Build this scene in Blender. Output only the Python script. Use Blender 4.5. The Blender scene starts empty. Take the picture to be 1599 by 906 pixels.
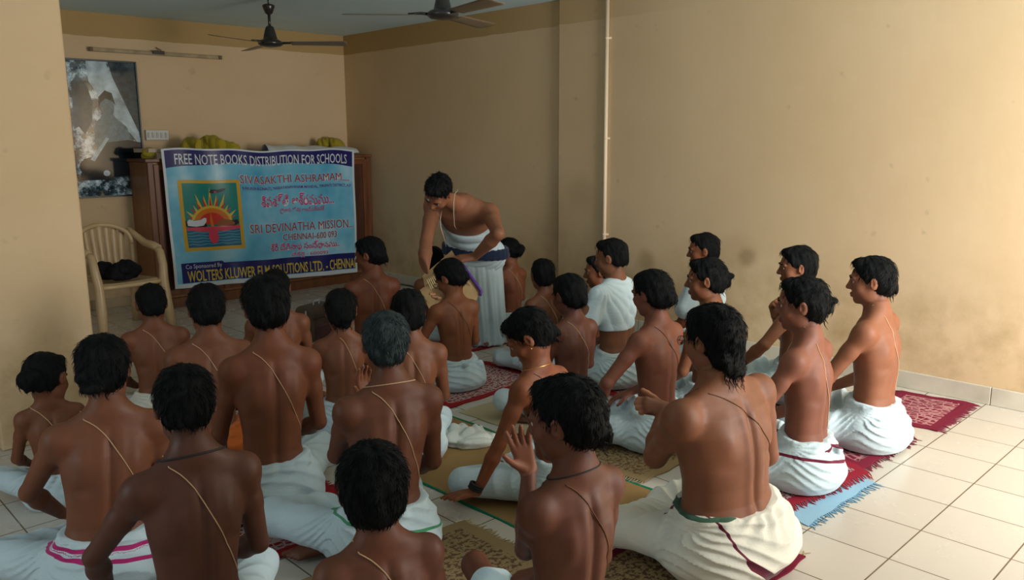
import bpy, math, random
import numpy as np
from mathutils import Vector, Matrix
from mathutils.bvhtree import BVHTree

# ------------------------------------------------------------------ camera, world, light, exposure
SC = bpy.context.scene
COL = SC.collection
K = 0.93
CAM_POS = np.array([-3.0979, -1.4299, 1.6168]) * K
F_PX, PITCH, YAW, ROLL = 1280.18, 0.18293, 0.77037, -0.005587
XR, YB, HC = 2.206, 6.499, 2.595            # right wall, back wall, ceiling height
cy_, sy_, cp_, sp_ = math.cos(YAW), math.sin(YAW), math.cos(PITCH), math.sin(PITCH)
FWD = np.array([sy_ * cp_, cy_ * cp_, -sp_]); R0 = np.array([cy_, -sy_, 0.0]); U0 = np.cross(R0, FWD)
RGT = math.cos(ROLL) * R0 + math.sin(ROLL) * U0; UPV = -math.sin(ROLL) * R0 + math.cos(ROLL) * U0
cam_d = bpy.data.cameras.new('camera'); cam = bpy.data.objects.new('camera', cam_d); COL.objects.link(cam)
cam_d.sensor_fit = 'HORIZONTAL'; cam_d.sensor_width = 36; cam_d.lens = F_PX / 1599 * 36
cam_d.clip_start = 0.05; cam_d.clip_end = 200
m3 = Matrix((RGT, UPV, -FWD)).transposed()
cam.matrix_world = Matrix.Translation(Vector(CAM_POS)) @ m3.to_4x4()
SC.camera = cam

def ray(x, y): return FWD + (x - 800) / F_PX * RGT - (y - 453) / F_PX * UPV
def atz(x, y, z=0.0):
    d = ray(x, y); return CAM_POS + d * (z - CAM_POS[2]) / d[2]
def aty(x, y, Y):
    d = ray(x, y); return CAM_POS + d * (Y - CAM_POS[1]) / d[1]
def atx(x, y, X):
    d = ray(x, y); return CAM_POS + d * (X - CAM_POS[0]) / d[0]
def atd(x, y, dep): return CAM_POS + ray(x, y) * dep
def proj(P):
    d = np.asarray(P, float) - CAM_POS; z = d @ FWD
    return 800 + F_PX * (d @ RGT) / z, 453 - F_PX * (d @ UPV) / z

SC.view_settings.view_transform = 'Standard'; SC.view_settings.look = 'None'
SC.view_settings.gamma = 1.0; SC.view_settings.use_curve_mapping = False
SC.view_settings.exposure = 0.0
world = bpy.data.worlds.new('world'); SC.world = world; world.use_nodes = True
world.node_tree.nodes['Background'].inputs[0].default_value = (0.62, 0.78, 1.0, 1)
world.node_tree.nodes['Background'].inputs[1].default_value = 1.0

def area(name, loc, target, sx, sy, power, color):
    l = bpy.data.lights.new(name, 'AREA'); l.shape = 'RECTANGLE'; l.size = sx; l.size_y = sy
    l.energy = power; l.color = color
    o = bpy.data.objects.new(name, l); COL.objects.link(o); o.location = loc
    o.rotation_euler = (Vector(target) - Vector(loc)).to_track_quat('-Z', 'Y').to_euler()
    return o
# daylight entering through the openings of the rear and left walls
area('daylight_rear_right', (1.2, -2.25, 1.35), (2.5, 2.2, .95), 1.5, 1.9, 165, (1.0, 0.965, 0.93))
area('daylight_rear_left', (-3.6, -2.25, 1.45), (-3.6, 5, 1.2), 1.3, 1.4, 7, (0.85, 0.93, 1.0))
area('daylight_left', (-4.65, 1.6, 1.45), (4, 1.9, 1.0), 1.6, 1.4, 22, (0.80, 0.92, 1.0))

# ------------------------------------------------------------------ materials
def nmat(name):
    m = bpy.data.materials.new(name); m.use_nodes = True
    nt = m.node_tree; return m, nt, nt.nodes['Principled BSDF']
def N(nt, typ, **kw):
    n = nt.nodes.new(typ)
    for k, v in kw.items():
        if k.startswith('i_'):
            key = k[2:]; key = int(key) if key.isdigit() else key.replace('_', ' ')
            n.inputs[key].default_value = v
        else: setattr(n, k, v)
    return n
def rgb(r, g, b): return (r, g, b, 1)
def mix(nt, a, b, fac, mode='MIX'):
    n = nt.nodes.new('ShaderNodeMix'); n.data_type = 'RGBA'; n.blend_type = mode
    for sock, v in ((n.inputs[6], a), (n.inputs[7], b), (n.inputs[0], fac)):
        if hasattr(v, 'is_linked') or hasattr(v, 'links'): nt.links.new(v, sock)
        else: sock.default_value = v
    return n.outputs[2]
def bump(nt, p, h, strength=0.3, dist=0.01):
    b = N(nt, 'ShaderNodeBump'); b.inputs['Strength'].default_value = strength; b.inputs['Distance'].default_value = dist
    nt.links.new(h, b.inputs['Height']); nt.links.new(b.outputs[0], p.inputs['Normal'])
def coords(nt, space='Object', scale=(1, 1, 1)):
    t = N(nt, 'ShaderNodeTexCoord'); m = N(nt, 'ShaderNodeMapping'); m.inputs['Scale'].default_value = scale
    nt.links.new(t.outputs[space], m.inputs[0]); return m.outputs[0]
def noise(nt, vec, scale, detail=4, rough=0.55):
    n = N(nt, 'ShaderNodeTexNoise'); n.inputs['Scale'].default_value = scale; n.inputs['Detail'].default_value = detail
    n.inputs['Roughness'].default_value = rough; nt.links.new(vec, n.inputs[0]); return n.outputs[0]
def ramp(nt, fac, stops):
    r = N(nt, 'ShaderNodeValToRGB'); el = r.color_ramp.elements
    while len(el) < len(stops): el.new(0.5)
    for e, (p, c) in zip(el, stops): e.position = p; e.color = c
    nt.links.new(fac, r.inputs[0]); return r.outputs[0]
def plain(name, c, rough=0.6, spec=0.5, nscale=0, namp=0.15, metallic=0, bumps=0):
    m, nt, p = nmat(name); p.inputs['Roughness'].default_value = rough; p.inputs['Metallic'].default_value = metallic
    p.inputs['Specular IOR Level'].default_value = spec
    if nscale:
        n = noise(nt, coords(nt), nscale)
        a = tuple(x * (1 - namp) for x in c[:3]) + (1,); b = tuple(min(1, x * (1 + namp)) for x in c[:3]) + (1,)
        nt.links.new(ramp(nt, n, [(0.3, a), (0.7, b)]), p.inputs['Base Color'])
        if bumps: bump(nt, p, n, bumps, 0.004)
    else: p.inputs['Base Color'].default_value = c
    return m

def wall_mat():
    m, nt, p = nmat('cream_wall_paint'); p.inputs['Roughness'].default_value = 0.75; p.inputs['Specular IOR Level'].default_value = 0.25
    v = coords(nt)
    n1 = noise(nt, v, 1.1, 5, 0.6)
    base = ramp(nt, n1, [(0.3, rgb(0.62, 0.445, 0.255)), (0.7, rgb(0.67, 0.50, 0.305))])
    # grime rubbed onto the lower wall, where backs and heads have leant
    sep = N(nt, 'ShaderNodeSeparateXYZ'); nt.links.new(v, sep.inputs[0])
    zr = ramp(nt, sep.outputs[2], [(0.0, rgb(1, 1, 1)), (0.40, rgb(0.85, 0.85, 0.85)), (0.85, rgb(0, 0, 0))])
    n2 = noise(nt, v, 3.2, 6, 0.65)
    sp = ramp(nt, n2, [(0.42, rgb(0, 0, 0)), (0.68, rgb(1, 1, 1))])
    mul = mix(nt, zr, sp, 1.0, 'MULTIPLY')
    g = N(nt, 'ShaderNodeMath', operation='MULTIPLY'); nt.links.new(mul, g.inputs[0]); g.inputs[1].default_value = 0.7
    c = mix(nt, base, rgb(0.36, 0.24, 0.11), g.outputs[0])
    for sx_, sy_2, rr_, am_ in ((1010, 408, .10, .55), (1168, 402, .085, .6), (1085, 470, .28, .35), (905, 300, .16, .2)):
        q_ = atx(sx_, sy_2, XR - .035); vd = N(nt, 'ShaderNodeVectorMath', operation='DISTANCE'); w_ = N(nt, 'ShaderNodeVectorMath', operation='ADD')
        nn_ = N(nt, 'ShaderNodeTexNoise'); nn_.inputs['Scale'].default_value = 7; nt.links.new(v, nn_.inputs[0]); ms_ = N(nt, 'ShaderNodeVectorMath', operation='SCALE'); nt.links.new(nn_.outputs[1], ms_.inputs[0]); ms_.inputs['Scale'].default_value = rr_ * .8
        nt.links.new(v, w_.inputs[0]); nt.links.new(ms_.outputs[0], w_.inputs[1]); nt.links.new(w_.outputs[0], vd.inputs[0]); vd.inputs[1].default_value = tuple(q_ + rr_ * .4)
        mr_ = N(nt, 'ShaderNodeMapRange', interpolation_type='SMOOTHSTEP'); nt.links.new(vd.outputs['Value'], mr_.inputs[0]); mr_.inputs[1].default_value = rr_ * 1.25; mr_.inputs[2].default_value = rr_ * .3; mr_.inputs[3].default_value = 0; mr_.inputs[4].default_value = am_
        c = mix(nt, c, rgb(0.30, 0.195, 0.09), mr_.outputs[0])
    # scattered scuffs
    n3 = noise(nt, v, 9.0, 3, 0.5); s3 = ramp(nt, n3, [(0.70, rgb(0, 0, 0)), (0.78, rgb(1, 1, 1))])
    g3 = N(nt, 'ShaderNodeMath', operation='MULTIPLY'); nt.links.new(s3, g3.inputs[0]); g3.inputs[1].default_value = 0.35
    c = mix(nt, c, rgb(0.33, 0.25, 0.15), g3.outputs[0])
    # ochre band mixed into the wall colour above 2.39 m at the far end of the room
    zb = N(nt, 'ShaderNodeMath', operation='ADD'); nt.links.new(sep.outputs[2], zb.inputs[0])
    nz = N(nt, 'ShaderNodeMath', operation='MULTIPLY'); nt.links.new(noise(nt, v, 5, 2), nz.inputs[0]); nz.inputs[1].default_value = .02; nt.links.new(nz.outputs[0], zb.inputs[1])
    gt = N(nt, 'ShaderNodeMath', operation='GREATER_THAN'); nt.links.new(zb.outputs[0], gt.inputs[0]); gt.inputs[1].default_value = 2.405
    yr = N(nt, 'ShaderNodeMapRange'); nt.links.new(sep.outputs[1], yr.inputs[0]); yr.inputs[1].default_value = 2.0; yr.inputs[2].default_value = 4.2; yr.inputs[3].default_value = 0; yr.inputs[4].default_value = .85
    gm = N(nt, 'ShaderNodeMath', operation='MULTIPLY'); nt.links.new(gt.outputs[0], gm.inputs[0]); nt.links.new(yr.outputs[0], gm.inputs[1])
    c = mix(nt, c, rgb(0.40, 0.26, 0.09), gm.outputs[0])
    nt.links.new(c, p.inputs['Base Color'])
    bump(nt, p, noise(nt, v, 14, 5, 0.6), 0.12, 0.01)
    return m
def floor_mat():
    m, nt, p = nmat('cream_floor_tiles'); p.inputs['Roughness'].default_value = 0.22
    tc = N(nt, 'ShaderNodeTexCoord'); mp = N(nt, 'ShaderNodeMapping'); nt.links.new(tc.outputs['Object'], mp.inputs[0])
    T = 0.31
    br = N(nt, 'ShaderNodeTexBrick'); br.offset = 0.0; br.squash = 1.0
    br.inputs['Scale'].default_value = 1.0; br.inputs['Brick Width'].default_value = T; br.inputs['Row Height'].default_value = T
    br.inputs['Mortar Size'].default_value = 0.0028; br.inputs['Mortar Smooth'].default_value = 0.1
    br.inputs['Color1'].default_value = rgb(0.53, 0.48, 0.405); br.inputs['Color2'].default_value = rgb(0.56, 0.51, 0.43)
    br.inputs['Mortar'].default_value = rgb(0.12, 0.085, 0.05)
    nt.links.new(mp.outputs[0], br.inputs[0])
    n = noise(nt, mp.outputs[0], 3.0, 4)
    d = ramp(nt, n, [(0.3, rgb(0.95, 0.95, 0.95)), (0.7, rgb(1, 1, 1))])
    nt.links.new(br.outputs[0], p.inputs['Base Color'])
    r = ramp(nt, noise(nt, mp.outputs[0], 6, 3), [(0.3, rgb(0.25, 0.25, 0.25)), (0.7, rgb(0.28, 0.28, 0.28))])
    nt.links.new(r, p.inputs['Roughness'])
    b = N(nt, 'ShaderNodeBump', invert=True); b.inputs['Strength'].default_value = 0.3; b.inputs['Distance'].default_value = 0.002
    nt.links.new(br.outputs[1], b.inputs['Height']); nt.links.new(b.outputs[0], p.inputs['Normal'])
    return m
def wood_mat(name, a, b):
    m, nt, p = nmat(name); p.inputs['Roughness'].default_value = 0.38
    n = noise(nt, coords(nt, scale=(9, 9, 0.8)), 2.5, 6, 0.6)
    nt.links.new(ramp(nt, n, [(0.3, a), (0.7, b)]), p.inputs['Base Color']); bump(nt, p, n, 0.1, 0.003); return m
_sk = {}
def skin_mat(tone):
    tone = (tone[0] * .72, tone[1] * .60, tone[2] * .56)
    key = tuple(round(t, 3) for t in tone)
    if key in _sk: return _sk[key]
    m, nt, p = nmat('brown_skin'); p.inputs['Roughness'].default_value = 0.52; p.inputs['Specular IOR Level'].default_value = 0.35
    v = coords(nt)
    a = tuple(t * 0.86 for t in tone) + (1,); b = tuple(t * 1.12 for t in tone) + (1,)
    c = ramp(nt, noise(nt, v, 7, 4), [(0.3, a), (0.7, b)])
    at = N(nt, 'ShaderNodeAttribute', attribute_name='tint')
    s = N(nt, 'ShaderNodeSeparateColor'); nt.links.new(at.outputs['Color'], s.inputs[0])
    c = mix(nt, c, (min(1, tone[0] * 0.95), tone[1] * 0.62, tone[2] * 0.62, 1), s.outputs[0])      # lips
    c = mix(nt, c, (min(1, tone[0] * 2.1), tone[1] * 2.4, tone[2] * 2.6, 1), s.outputs[1])         # palms, soles
    c = mix(nt, c, (tone[0] * 0.3, tone[1] * 0.33, tone[2] * 0.4, 1), s.outputs[2])                 # cropped hairs at nape, stubble
    nt.links.new(c, p.inputs['Base Color'])
    p.inputs['Subsurface Weight'].default_value = 0.06; p.inputs['Subsurface Radius'].default_value = (0.6, 0.25, 0.12)
    p.inputs['Subsurface Scale'].default_value = 0.02
    r = ramp(nt, noise(nt, v, 22, 3), [(0.3, rgb(0.5, 0.5, 0.5)), (0.7, rgb(0.64, 0.64, 0.64))]); nt.links.new(r, p.inputs['Roughness'])
    bump(nt, p, noise(nt, v, 160, 2), 0.05, 0.002)
    _sk[key] = m; return m
def hair_mat(name, a, b, rough=0.5):
    m, nt, p = nmat(name); p.inputs['Roughness'].default_value = rough; p.inputs['Specular IOR Level'].default_value = 0.12
    at = N(nt, 'ShaderNodeAttribute', attribute_name='flow')
    mp = N(nt, 'ShaderNodeMapping'); mp.inputs['Scale'].default_value = (60, 5, 5); nt.links.new(at.outputs['Vector'], mp.inputs[0])
    n = noise(nt, mp.outputs[0], 1.0, 4, 0.6)
    nt.links.new(ramp(nt, n, [(0.35, a), (0.7, b)]), p.inputs['Base Color']); bump(nt, p, n, 0.7, 0.006); return m
HAIR = hair_mat('black_hair', rgb(0.0018, 0.0024, 0.0026), rgb(0.006, 0.0075, 0.0078), 0.6)
HAIR_GREY = hair_mat('greying_hair', rgb(0.004, 0.007, 0.008), rgb(0.075, 0.105, 0.105), 0.55)
_cl = {}
def cloth_mat(name, c, stripe=None, sw=0.012, stripe2=None):
    key = (name, c, stripe, sw, stripe2)
    if key in _cl: return _cl[key]
    m, nt, p = nmat(name); p.inputs['Roughness'].default_value = 0.85; p.inputs['Specular IOR Level'].default_value = 0.2
    p.inputs['Sheen Weight'].default_value = 0.15
    v = coords(nt)
    a = tuple(x * 0.9 for x in c[:3]) + (1,)
    col = ramp(nt, noise(nt, v, 5, 4), [(0.3, a), (0.7, c)])
    if stripe:
        at = N(nt, 'ShaderNodeAttribute', attribute_name='band')
        sx = N(nt, 'ShaderNodeSeparateXYZ'); nt.links.new(at.outputs['Vector'], sx.inputs[0])
        for out, cc in ((0, stripe), (1, stripe2)):
            if not cc: continue
            ab = N(nt, 'ShaderNodeMath', operation='ABSOLUTE'); nt.links.new(sx.outputs[out], ab.inputs[0])
            lt = N(nt, 'ShaderNodeMath', operation='LESS_THAN'); nt.links.new(ab.outputs[0], lt.inputs[0]); lt.inputs[1].default_value = sw
            col = mix(nt, col, cc, lt.outputs[0])
    nt.links.new(col, p.inputs['Base Color'])
    n = noise(nt, coords(nt, scale=(1, 1, 2.2)), 26, 4, 0.6)
    bump(nt, p, n, 0.45, 0.008)
    _cl[key] = m; return m
WHITE = rgb(0.54, 0.66, 0.69); CREAMW = rgb(0.66, 0.64, 0.54)
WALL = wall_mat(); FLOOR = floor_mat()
CEIL = plain('blue_grey_ceiling_paint', rgb(0.60, 0.78, 0.83), 0.8, 0.2, 1.3, 0.05)
TRIMM = plain('grey_marble_skirting', rgb(0.55, 0.50, 0.40), 0.35, 0.5, 5, 0.15)

# ------------------------------------------------------------------ mesh helpers
def link(name, me, mat=None, parent=None, smooth=False, **props):
    if isinstance(mat, (list, tuple)):
        for m in mat: me.materials.append(m)
    elif mat: me.materials.append(mat)
    o = bpy.data.objects.new(name, me); COL.objects.link(o)
    if parent is not None: o.parent = parent
    if smooth: me.shade_smooth()
    for k, v in props.items(): o[k] = v
    return o
def tag(o, label=None, category=None, group=None, kind=None):
    for k, v in (('label', label), ('category', category), ('group', group), ('kind', kind)):
        if v: o[k] = v
    return o
def empty(name, loc, rz=0.0):
    o = bpy.data.objects.new(name, None); COL.objects.link(o); o.location = loc; o.rotation_euler = (0, 0, rz)
    o.empty_display_size = 0.1; return o

class MB:
    def __init__(s): s.v = []; s.f = []; s.m = []
    def add(s, vs, fs, mi=0):
        b = len(s.v); s.v += [tuple(map(float, v)) for v in vs]; s.f += [tuple(i + b for i in f) for f in fs]; s.m += [mi] * len(fs); return s
    def box(s, lo, hi, mi=0, bev=0.0):
        x0, y0, z0 = lo; x1, y1, z1 = hi
        if bev <= 0:
            vs = [(x0, y0, z0), (x1, y0, z0), (x1, y1, z0), (x0, y1, z0), (x0, y0, z1), (x1, y0, z1), (x1, y1, z1), (x0, y1, z1)]
            fs = [(0, 3, 2, 1), (4, 5, 6, 7), (0, 1, 5, 4), (1, 2, 6, 5), (2, 3, 7, 6), (3, 0, 4, 7)]
            return s.add(vs, fs, mi)
        b = min(bev, (x1 - x0) / 2.01, (y1 - y0) / 2.01, (z1 - z0) / 2.01)
        lay = []
        for z, q in ((z0, b), (z0 + b, 0), (z1 - b, 0), (z1, b)):
            lay.append([(x0 + q + b * (q == 0) * 1.0, y0 + q, z), (x1 - q - b * (q == 0), y0 + q, z), (x1 - q, y0 + q + b * (q == 0), z), (x1 - q, y1 - q - b * (q == 0), z),
                        (x1 - q - b * (q == 0), y1 - q, z), (x0 + q + b * (q == 0), y1 - q, z), (x0 + q, y1 - q - b * (q == 0), z), (x0 + q, y0 + q + b * (q == 0), z)])
        vs = [p for l in lay for p in l]; fs = []
        for k in range(3):
            for i in range(8):
                j = (i + 1) % 8; fs.append((k * 8 + i, k * 8 + j, (k + 1) * 8 + j, (k + 1) * 8 + i))
        fs.append(tuple(range(7, -1, -1))); fs.append(tuple(range(24, 32)))
        return s.add(vs, fs, mi)
    def tube(s, pts, rad, n=8, mi=0, caps=True):
        pts = [Vector(p) for p in pts]; R = rad if hasattr(rad, '__len__') else [rad] * len(pts)
        up = None; rings = []
        for i, p in enumerate(pts):
            t = (pts[min(i + 1, len(pts) - 1)] - pts[max(i - 1, 0)])
            t = t.normalized() if t.length > 1e-9 else Vector((0, 0, 1))
            if up is None: up = t.orthogonal().normalized()
            up = (up - t * up.dot(t)); up = up.normalized() if up.length > 1e-6 else t.orthogonal().normalized()
            w = t.cross(up)
            rings.append([p + (up * math.cos(2 * math.pi * k / n) + w * math.sin(2 * math.pi * k / n)) * R[i] for k in range(n)])
        vs = [q for r in rings for q in r]; fs = []
        for i in range(len(pts) - 1):
            for k in range(n):
                l = (k + 1) % n; fs.append((i * n + k, i * n + l, (i + 1) * n + l, (i + 1) * n + k))
        if caps: fs.append(tuple(range(n - 1, -1, -1))); fs.append(tuple((len(pts) - 1) * n + k for k in range(n)))
        return s.add(vs, fs, mi)
    def lathe(s, prof, c, n=32, mi=0):
        vs = []; fs = []
        for r, z in prof:
            for k in range(n): a = 2 * math.pi * k / n; vs.append((c[0] + r * math.cos(a), c[1] + r * math.sin(a), c[2] + z))
        for i in range(len(prof) - 1):
            for k in range(n): l = (k + 1) % n; fs.append((i * n + k, i * n + l, (i + 1) * n + l, (i + 1) * n + k))
        fs.append(tuple(range(n - 1, -1, -1))); fs.append(tuple((len(prof) - 1) * n + k for k in range(n)))
        return s.add(vs, fs, mi)
    def grid(s, fn, nu, nv, mi=0):
        vs = [fn(i / nu, j / nv) for j in range(nv + 1) for i in range(nu + 1)]
        fs = [(j * (nu + 1) + i, j * (nu + 1) + i + 1, (j + 1) * (nu + 1) + i + 1, (j + 1) * (nu + 1) + i) for j in range(nv) for i in range(nu)]
        return s.add(vs, fs, mi)
    def sheet(s, fn, nu, nv, th, mi=0):
        """closed thin slab: fn(u,v)->(point, normal)"""
        top = []; bot = []
        for j in range(nv + 1):
            for i in range(nu + 1):
                p, nn = fn(i / nu, j / nv); p = Vector(p); nn = Vector(nn); top.append(p + nn * th); bot.append(p)
        W = nu + 1; M_ = len(top); fs = []
        for j in range(nv):
            for i in range(nu):
                a, b, c, d = j * W + i, j * W + i + 1, (j + 1) * W + i + 1, (j + 1) * W + i
                fs.append((a, b, c, d)); fs.append((M_ + d, M_ + c, M_ + b, M_ + a))
        rim = [i for i in range(W)] + [j * W + nu for j in range(1, nv + 1)] + [nv * W + i for i in range(nu - 1, -1, -1)] + [j * W for j in range(nv - 1, 0, -1)]
        for q in range(len(rim)):
            a, b = rim[q], rim[(q + 1) % len(rim)]; fs.append((b, a, M_ + a, M_ + b))
        return s.add(top + bot, fs, mi)
    def build(s, name, mat, parent=None, smooth=False, origin=None, **props):
        me = bpy.data.meshes.new(name)
        vs = s.v
        if origin is not None: vs = [(v[0] - origin[0], v[1] - origin[1], v[2] - origin[2]) for v in vs]
        me.from_pydata(vs, [], s.f); me.update()
        if isinstance(mat, (list, tuple)):
            me.polygons.foreach_set('material_index', s.m)
        o = link(name, me, mat, parent, smooth, **props)
        if origin is not None: o.location = origin
        return o

# ------------------------------------------------------------------ implicit surfaces (bodies, hair, cloth)
BIG = 1.0
def nrm(v): v = np.asarray(v, float); return v / (np.linalg.norm(v) + 1e-12)
class Field:
    def __init__(s, lo, hi, h):
        s.lo = np.array(lo, float); s.h = h; s.n = np.ceil((np.array(hi) - s.lo) / h).astype(int) + 1
        s.F = np.full(tuple(s.n), BIG, np.float32)
        s.ax = [(s.lo[i] + h * np.arange(s.n[i])).astype(np.float32) for i in range(3)]
    def box(s, lo, hi):
        a = np.clip(np.floor((np.asarray(lo) - s.lo) / s.h).astype(int), 0, s.n - 1)
        b = np.clip(np.ceil((np.asarray(hi) - s.lo) / s.h).astype(int) + 1, 1, s.n)
        sl = tuple(slice(a[i], max(a[i] + 1, b[i])) for i in range(3))
        X, Y, Z = s.ax[0][sl[0]][:, None, None], s.ax[1][sl[1]][None, :, None], s.ax[2][sl[2]][None, None, :]
        return sl, X, Y, Z
    def comb(s, sl, d, k, op='u'):
        F = s.F[sl]
        if op == 'u':
            if k > 0: hh = np.maximum(k - np.abs(F - d), 0) / k; s.F[sl] = np.minimum(F, d) - hh * hh * k * 0.25
            else: s.F[sl] = np.minimum(F, d)
        elif op == 's':      # subtract
            d = -d
            if k > 0: hh = np.maximum(k - np.abs(F - d), 0) / k; s.F[sl] = np.maximum(F, d) + hh * hh * k * 0.25
            else: s.F[sl] = np.maximum(F, d)
        elif op == 'i': s.F[sl] = np.maximum(F, d)
    def cap(s, a, b, ra, rb=None, k=0.0, op='u'):
        a = np.asarray(a, float); b = np.asarray(b, float); rb = ra if rb is None else rb
        m = max(ra, rb) + max(k, 0.02) + 2 * s.h
        sl, X, Y, Z = s.box(np.minimum(a, b) - m, np.maximum(a, b) + m)
        ab = b - a; L2 = max(ab @ ab, 1e-9)
        t = np.clip(((X - a[0]) * ab[0] + (Y - a[1]) * ab[1] + (Z - a[2]) * ab[2]) / L2, 0, 1)
        d = np.sqrt((X - a[0] - t * ab[0]) ** 2 + (Y - a[1] - t * ab[1]) ** 2 + (Z - a[2] - t * ab[2]) ** 2) - (ra + (rb - ra) * t)
        s.comb(sl, d, k, op); return s
    def ell(s, c, r, k=0.0, M=None, op='u'):
        c = np.asarray(c, float); r = np.asarray(r, float)
        m = r.max() + max(k, 0.02) + 2 * s.h
        sl, X, Y, Z = s.box(c - m, c + m)
        x, y, z = X - c[0], Y - c[1], Z - c[2]
        if M is not None:
            x, y, z = M[0, 0] * x + M[1, 0] * y + M[2, 0] * z, M[0, 1] * x + M[1, 1] * y + M[2, 1] * z, M[0, 2] * x + M[1, 2] * y + M[2, 2] * z
        k0 = np.sqrt((x / r[0]) ** 2 + (y / r[1]) ** 2 + (z / r[2]) ** 2)
        k1 = np.sqrt((x / r[0] ** 2) ** 2 + (y / r[1] ** 2) ** 2 + (z / r[2] ** 2) ** 2)
        d = k0 * (k0 - 1) / np.maximum(k1, 1e-6); s.comb(sl, d, k, op); return s
    def fn(s, lo, hi, f, k=0.0, op='u'):
        sl, X, Y, Z = s.box(lo, hi); s.comb(sl, f(X, Y, Z).astype(np.float32), k, op); return s
    def disp(s, f):
        """add displacement only near the surface"""
        I = np.nonzero(np.abs(s.F) < 0.05)
        x, y, z = s.ax[0][I[0]], s.ax[1][I[1]], s.ax[2][I[2]]
        s.F[I] += f(x, y, z).astype(np.float32)
    def mesh(s):
        F = s.F; ins = F < 0
        a = ins.copy(); a[[0, -1]] = False; a[:, [0, -1]] = False; a[:, :, [0, -1]] = False
        F = np.where(a == ins, F, 0.001).astype(np.float32); ins = F < 0
        c = ins[:-1, :-1, :-1].astype(np.int8)
        cnt = c.copy()
        offs = [(i, j, k) for i in (0, 1) for j in (0, 1) for k in (0, 1)]
        nx, ny, nz = F.shape
        for (i, j, k) in offs[1:]: cnt = cnt + ins[i:nx - 1 + i, j:ny - 1 + j, k:nz - 1 + k]
        act = (cnt > 0) & (cnt < 8)
        idx = np.full(act.shape, -1, np.int64); I = np.argwhere(act); idx[tuple(I.T)] = np.arange(len(I))
        vals = {o: F[I[:, 0] + o[0], I[:, 1] + o[1], I[:, 2] + o[2]] for o in offs}
        acc = np.zeros((len(I), 3)); num = np.zeros(len(I))
        for o in offs:
            for ax in range(3):
                if o[ax] == 0:
                    q = list(o); q[ax] = 1; q = tuple(q); A, B = vals[o], vals[q]; cr = (A < 0) != (B < 0)
                    t = np.where(cr, A / np.where(cr, A - B, 1), 0)
                    p = np.tile(np.array(o, float), (len(I), 1)); p[:, ax] = t
                    acc[cr] += p[cr]; num[cr] += 1
        V = s.lo + (I + acc / num[:, None]) * s.h
        fs = []
        for ax in range(3):
            u, v = (ax + 1) % 3, (ax + 2) % 3
            A = ins[tuple(slice(0, -1) if i == ax else slice(None) for i in range(3))]
            B = ins[tuple(slice(1, None) if i == ax else slice(None) for i in range(3))]
            E = np.argwhere(A != B); E = E[(E[:, u] > 0) & (E[:, v] > 0) & (E[:, u] < F.shape[u] - 1) & (E[:, v] < F.shape[v] - 1)]
            sgn = A[tuple(E.T)]
            def at(du, dv):
                q = E.copy(); q[:, u] -= du; q[:, v] -= dv; return idx[tuple(q.T)]
            q = np.stack([at(1, 1), at(0, 1), at(0, 0), at(1, 0)], 1)
            q[~sgn] = q[~sgn][:, ::-1]; fs.append(q)
        return V, np.concatenate(fs)
def np_mesh(name, V, Q, extra_tris=None):
    me = bpy.data.meshes.new(name)
    nt_ = 0 if extra_tris is None else len(extra_tris)
    me.vertices.add(len(V)); me.vertices.foreach_set('co', np.asarray(V, np.float32).ravel())
    nl = len(Q) * 4 + nt_ * 3; me.loops.add(nl)
    lv = Q.ravel() if not nt_ else np.concatenate([Q.ravel(), extra_tris.ravel()])
    me.loops.foreach_set('vertex_index', lv.astype(np.int32))
    me.polygons.add(len(Q) + nt_)
    st = np.concatenate([np.arange(len(Q)) * 4, len(Q) * 4 + np.arange(nt_) * 3]).astype(np.int32)
    me.polygons.foreach_set('loop_start', st)
    me.update(calc_edges=True); me.validate(); me.shade_smooth(); return me
def set_attr(me, name, data, typ='FLOAT_VECTOR'):
    a = me.attributes.new(name, typ, 'POINT')
    if typ == 'FLOAT_VECTOR': a.data.foreach_set('vector', np.asarray(data, np.float32).ravel())
    else: a.data.foreach_set('color', np.asarray(data, np.float32).ravel())
def rotz(a): c, s_ = math.cos(a), math.sin(a); return np.array([[c, -s_, 0], [s_, c, 0], [0, 0, 1.0]])
def rotx(a): c, s_ = math.cos(a), math.sin(a); return np.array([[1.0, 0, 0], [0, c, -s_], [0, s_, c]])
def roty(a): c, s_ = math.cos(a), math.sin(a); return np.array([[c, 0, s_], [0, 1.0, 0], [-s_, 0, c]])

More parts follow.
